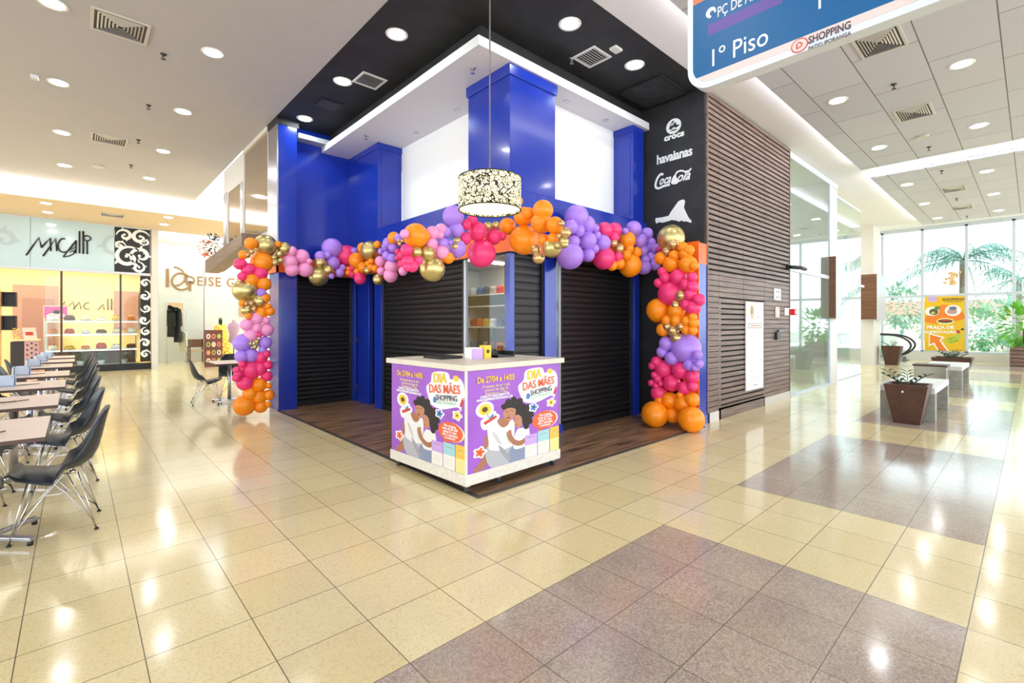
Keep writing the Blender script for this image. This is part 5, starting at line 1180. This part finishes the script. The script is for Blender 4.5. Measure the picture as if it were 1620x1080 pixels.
MB().box(52,p.y-9,-.5,60,p.y+3,2.2).build('wall', mat('house_pink', (232, 202, 190), .8), q)
MB().prism(Matrix(((0,0,1,0),(1,0,0,0),(0,1,0,0),(0,0,0,1))), [(p.y-9.5,2.2),(p.y+3.5,2.2),(p.y+2.5,3.3),(p.y-8.5,3.3)], 51.6, 60).build('roof', mat('house_roof', (206, 150, 130), .8), q)
for k in range(4): MB().box(51.95,p.y-7.6+k*2.6,.4,52.0,p.y-6.5+k*2.6,1.6).build('window', M_trimw, q)
# ================================================================ notices on the slatted wall
def onS(u, v): p = on_y(u, v, 3.195); return p
q = thing('notice_board', 'tall white notice with small print hung on the slatted wood door', 'notice', (8.5,3.19,.35))
a0 = onS(1179,478); a1 = onS(1206,612); w = a1.x-a0.x; z0 = .34; z1 = 1.81
MB().box(a0.x,3.178,z0,a1.x,3.196,z1).build('board', P_wh, q)
a = Art(FY(a0.x,3.177,z0), w, z1-z0); GY = mat('print_grey', (150, 150, 152), .5); GY2 = mat('print_light_grey', (206, 206, 208), .5)
a.sm([(.22,.84),(.20,.92),(.30,.975),(.42,.93),(.44,.86),(.34,.80)], mat('print_tan', (206, 178, 140), .5)); a.sm([(.27,.86),(.27,.92),(.33,.95),(.36,.88)], mat('print_dark_tan', (150, 120, 90), .5)); a.ell(.70,.92,.14,.02,GY2); a.ell(.68,.83,.05,.012,mat('print_rose', (214, 150, 140), .5))
a.add([(.10,.70),(.90,.70),(.90,.76),(.10,.76)], GY); a.add([(.14,.709),(.86,.709),(.86,.751),(.14,.751)], mat('print_pale_rose', (240, 224, 220), .5)); a.add([(.22,.722),(.78,.722),(.78,.738),(.22,.738)], mat('print_rose', (214, 150, 140), .5))
v = .64
for n in (3, 3, 3, 2, 3, 2, 3):
    for k in range(n): a.add([(.20,v),(.78-.08*(k == n-1),v),(.78-.08*(k == n-1),v+.006),(.20,v+.006)], GY2); v -= .02
    v -= .028
a.add([(.40,.045),(.62,.045),(.62,.055),(.40,.055)], GY); a.mb.build('print', a.mats, q)
def plate(name, label, cat, u0, v0, u1, v1, m, d=.015):
    a = onS(u0, v0); b = onS(u1, v1); t = thing(name, label, cat, ((a.x+b.x)/2, 3.195, b.z)); zb = onS(u0, v0 + (v1-v0)).z
    MB().box(a.x,3.195-d,b.z,b.x,3.198,a.z).build('plate', m, t, bevel=.002); return t, a, b
t, a, b = plate('safety_notice', 'small white safety notice high on the slatted wall', 'notice', 1224,456,1234,475, P_wh); 
for k, (dx, dz) in enumerate(((-.06,.05),(.06,.05),(-.06,-.05),(.06,-.05))): MB().prism(FY((a.x+b.x)/2+dx,3.179,(a.z+b.z)/2+dz), ell(0,0,.035,.03,14), 0, .002).build('pictogram', GY, t)
t, a, b = plate('pink_notice', 'small pale pink notice below the white safety notice', 'notice', 1226,485,1232,502, mat('notice_pink', (236, 196, 186), .5))
MB().box(a.x+.04,3.178,(a.z+b.z)/2-.03,b.x-.04,3.18,(a.z+b.z)/2+.04).build('print', GY2, t)
t, a, b = plate('key_switch', 'small black switch box on the slatted wall', 'switch', 1226,525,1231,537, M_blk, .04); MB().cyl(((a.x+b.x)/2,3.17,a.z), .02, .04, 12).build('knob', M_dgrey, t)
t, a, b = plate('alarm_sign', 'white plate behind the red fire alarm box', 'sign', 1241,487,1249,499, P_wh)
q = thing('fire_alarm', 'red fire alarm box at the right edge of the slatted wall', 'alarm', (10.2,3.14,1.6)); MB().box(10.14,3.08,1.61,10.30,3.19,1.73).build('alarm_body', mat('alarm_red', (206, 24, 32), .35), q, bevel=.006); MB().box(10.17,3.074,1.64,10.27,3.081,1.70).build('break_glass', P_wh, q)
q = thing('security_camera', 'black security camera at the corner of the slatted wall and glass', 'camera', (10.2,3.1,2.5)); MB().box(10.02,3.15,2.48,10.12,3.20,2.58).build('bracket', M_blk, q); MB().tube([(10.08,3.15,2.53),(10.25,3.02,2.52),(10.40,2.98,2.50)], .035, 10).build('camera_body', M_blk, q); MB().tube([(10.40,2.98,2.50),(10.43,2.972,2.497)], .028, 10).build('lens', M_dgrey, q)
# ================================================================ white marks on the black wall
XL = 6.72
def L2(u, v): p = on_x(u, v, XL); return (-(p.y - 3.6), p.z - 3.6)
ML = FX(XL, 3.6, 3.6); M_mark = mat('white_vinyl', (240, 240, 240), .45)
def zz(x, y): return L2(1020 + x/5.4, 170 + y/5.4)
q = thing('wall_logo', 'round white emblem over small lowercase letters, topmost on the black wall', 'logo', (XL,3.7,4.2))
c = zz(247,160); RD = .112; m = MB().prism(ML, ell(c[0], c[1], RD*1.1, RD*1.02, 32), 0, .004); m.build('emblem_disc', M_mark, q)
m = MB().prism(ML, smooth2([(c[0]-0.0720,c[1]-0.0216),(c[0]-0.0360,c[1]+0.0648),(c[0]+0.0000,c[1]+0.0828),(c[0]+0.0144,c[1]+0.0432),(c[0]+0.0360,c[1]+0.0504),(c[0]+0.0504,c[1]+0.0072),(c[0]+0.0900,c[1]+0.0000),(c[0]+0.0792,c[1]-0.0216),(c[0]+0.0360,c[1]-0.0324),(c[0]+0.0000,c[1]-0.0144),(c[0]-0.0288,c[1]-0.0360)],4), 0, .006).prism(ML, smooth2([(c[0]-0.0576,c[1]-0.0576),(c[0]+0.0000,c[1]-0.0504),(c[0]+0.0576,c[1]-0.0612),(c[0]+0.0144,c[1]-0.0720)],4), 0, .006); m.build('emblem_figure', M_black, q)
for e in (-.014, .014): MB().prism(ML, stroke2([(c[0]+e-.03,c[1]+0.0144),(c[0]+e+.0,c[1]+0.0576)], .012), 0, .0075).build('emblem_line', M_mark, q)
c = zz(250,242); text('lettering', 'crocs', ML @ Matrix.Translation((c[0],c[1],.001)), .125, M_mark, q, bold=.007, space=1.08, sx=1.1); c2 = zz(322,216); MB().prism(ML, ell(c2[0],c2[1],.008,.008,8), 0, .003).build('dot', M_mark, q)
q = thing('wall_logo', 'white rounded lowercase word, second from the top on the black wall', 'logo', (XL,3.7,3.9))
c = zz(250,412); text('lettering', 'havaianas', ML @ Matrix.Translation((c[0],c[1],.001)), .20, M_mark, q, bold=.006, space=.94, sx=.84)
q = thing('wall_logo', 'white script words with a swoosh, third from the top on the black wall', 'logo', (XL,3.7,3.6))
m = MB()
def script(pts, w): m.prism(ML, stroke2([ (p.x, p.y) for p in curve3([zz(*t) + (0,) for t in pts], 5)], w), 0, .004 + .0001*len(m.v) % .002)
script([(158,575),(140,568),(112,600),(95,645),(95,680),(120,690),(160,672),(215,658)], .035)
m.prism(ML, smooth2([zz(258,575),zz(235,610),zz(228,650),zz(262,655),zz(285,640),zz(278,610)],4), 0, .005)
script([(258,585),(280,550),(320,540),(362,552),(398,520)], .024); script([(362,552),(385,540)], .03)
def fitx(body, x0, x1, y, size, sh, bold):
    A = zz(x0, y); B = zz(x1, y - (x1-x0)*.22)
    o = text('lettering', body, ML @ Matrix.Translation((A[0], A[1], .001)), size, M_mark, q, align='LEFT', shear=sh, bold=bold)
    o3 = ORG[q.name]['o']; xs = [3.6 - (v.co.y + o3[1]) for v in o.data.vertices]; f = (B[0]-A[0])/(max(xs)-min(xs)); x_ = min(xs)
    for v in o.data.vertices: v.co.y = 3.6 - (A[0] + (3.6 - (v.co.y + o3[1]) - x_)*f) - o3[1]
fitx('oca', 126, 226, 630, .19, .45, .004); fitx('ola', 278, 392, 602, .20, .45, .004)
m.build('lettering', M_mark, q)
q = thing('wall_logo', 'jagged white silhouette shape, lowest on the black wall', 'logo', (XL,3.7,3.0))
pts = [(90,965),(95,945),(150,938),(205,925),(225,890),(285,805),(305,792),(335,785),(345,800),(335,855),(355,900),(375,940),(402,970),(395,985),(350,970),(340,976),(315,965),(290,975),(275,966),(230,960),(205,970),(180,976),(150,985),(130,978),(110,985),(100,992)]
MB().prism(ML, [zz(*p) for p in pts], 0, .004).build('silhouette', M_mark, q)
# ================================================================ hanging direction sign
XS = 3.2
sg = thing('hanging_sign', 'blue hanging direction sign with white lettering and a pale rounded frame', 'sign', (XS,.5,3.07))
yl, yr, zb, zt_ = 1.655, -.70, 3.07, 4.35
def rr(y0, y1, z0, z1, r, n=8):
    P = []
    for (cy, cz, a0) in ((y1-r, z0+r, -90), (y1-r, z1-r, 0), (y0+r, z1-r, 90), (y0+r, z0+r, 180)):
        for k in range(n+1): a = math.radians(a0 + 90*k/n); P.append((cy + r*math.cos(a), cz + r*math.sin(a)))
    return P
MS = FX(XS, 0, 0)                     # local x = -y
def loc(u, v): p = on_x(u, v, XS); return (-p.y, p.z)
fr = rr(-yl, -yr, zb, zt_, .16)
MB().prism(MS, fr, -.10, 0).build('frame', mat('sign_frame', (222, 230, 246), .35), sg, bevel=.006)
inn = rr(-yl+.042, -yr-.042, zb+.042, zt_-.042, .12)
zband = .5*(loc(1112,117)[1] + loc(1400,12)[1]); zo = loc(1098,9)[1]
def clip(P, z0, z1):
    out = []
    for i in range(len(P)):
        a, b = P[i], P[(i+1) % len(P)]
        for zc in (z0, z1):
            pass
        out.append((a[0], min(max(a[1], z0), z1)))
    return out
def band(z0, z1):
    Q = []
    for p in inn:
        if z0 <= p[1] <= z1: Q.append(p)
    def xat(z):
        lo = [p for p in inn if p[0] < 0 - .2]; hi = [p for p in inn if p[0] >= -.2]
        def it(L):
            L = sorted(L, key=lambda p: p[1])
            for i in range(len(L)-1):
                if L[i][1] <= z <= L[i+1][1] and L[i+1][1] > L[i][1]: f = (z-L[i][1])/(L[i+1][1]-L[i][1]); return L[i][0]+f*(L[i+1][0]-L[i][0])
            return L[0][0]
        return it(lo), it(hi)
    zmin, zmax = min(p[1] for p in inn), max(p[1] for p in inn)
    for z in (z0, z1):
        if zmin < z < zmax: a_, b_ = xat(z); Q += [(a_, z), (b_, z)]
    c = (sum(p[0] for p in Q)/len(Q), sum(p[1] for p in Q)/len(Q)); Q.sort(key=lambda p: math.atan2(p[1]-c[1], p[0]-c[0])); R_ = []
    for p in Q:
        if not R_ or (abs(p[0]-R_[-1][0]) + abs(p[1]-R_[-1][1])) > 1e-5: R_.append(p)
    return R_
MB().prism(MS, band(zb, zband), 0, .003).build('lower_band', mat('sign_pale_pink', (228, 210, 210), .4), sg)
MB().prism(MS, band(zband, zo), 0, .003).build('blue_panel', mat('sign_blue', (16, 96, 156), .35), sg)
MB().prism(MS, band(zo, zt_), 0, .003).build('orange_panel', mat('sign_orange', (236, 128, 84), .35), sg)
SW = mat('sign_white', (248, 250, 252), .4); SG = mat('sign_grey_ink', (82, 74, 88), .4); SR = mat('sign_red_ink', (206, 92, 80), .4)
def stx(body, u0, v0, u1, v1, size, m, bold=0, hgt=None):
    a = loc(u0, v0); b = loc(u1, v1); z = (a[1]+b[1])/2
    o = text('lettering', body, MS @ Matrix.Translation((a[0], z, .0035)), size, m, sg, align='LEFT', bold=bold)
    xs = [-(v.co.y) for v in o.data.vertices]; wd = max(xs)-min(xs); f = (b[0]-a[0])/wd; o3 = ORG[sg.name]['o']
    for v in o.data.vertices: xl = -(v.co.y + o3[1]); v.co.y = -(a[0] + (xl-a[0])*f) - o3[1]
    return o
stx('1º Piso', 1121, 92, 1208, 65, .165, SW)
stx('PÇ DE ALIMENTAÇÃO', 1135, 15, 1292, -48, .095, SW)
stx('SHOPPING', 1279, 61, 1346, 44, .060, SG, .0015); stx('PATIO IPORANGA', 1279, 74, 1346, 57, .034, SG)
c = loc(1265, 72); m = MB()
m.prism(MS, ell(c[0], c[1], .046, .042, 28), 0, .0036, 1); m.prism(MS, ell(c[0], c[1], .039, .035, 28), 0, .0042, 0); m.prism(MS, [(c[0]-.018,c[1]-.020),(c[0]-.009,c[1]-.020),(c[0]-.009,c[1]+.014),(c[0]-.018,c[1]+.014)], 0, .005, 1); m.prism(MS, stroke2([(c[0]-.010+.024*math.sin(a), c[1]+.001+.016*math.cos(a)) for a in [PI*k/10 for k in range(11)]], .008), 0, .005, 1)
m.build('round_mark', [bpy.data.materials['sign_pale_pink'], SR], sg)
c = loc(1125, 20); MB().prism(MS, ell(c[0], c[1], .035, .035, 20), 0, .0036, 0).prism(MS, ell(c[0]+.008, c[1]-.008, .016, .016, 14), 0, .0045, 1).prism(MS, [(c[0]+.0,c[1]-.04),(c[0]+.04,c[1]-.02),(c[0]+.01,c[1]-.004)], 0, .0046, 1).build('round_icon', [SW, bpy.data.materials['sign_blue']], sg)
a = loc(1120, 58); b = loc(1238, 8); ztop = loc(1120, 41)[1]
MB().prism(MS, [(a[0], a[1]), (b[0], a[1]), (b[0], ztop), (a[0], ztop)], 0, .0034).build('purple_strip', mat('sign_purple', (104, 84, 164), .4), sg)
a = loc(1297, 14); MB().prism(MS, [(a[0]-.006, a[1]), (a[0]+.006, a[1]), (a[0]+.006, a[1]+.35), (a[0]-.006, a[1]+.35)], 0, .0036).build('divider_line', SW, sg)
for y in (1.2, -.3): MB().tube([(XS+.05,y,zt_-.01),(XS+.05,y,HC-.0)], .008, 8).build('rod', M_steel, sg)
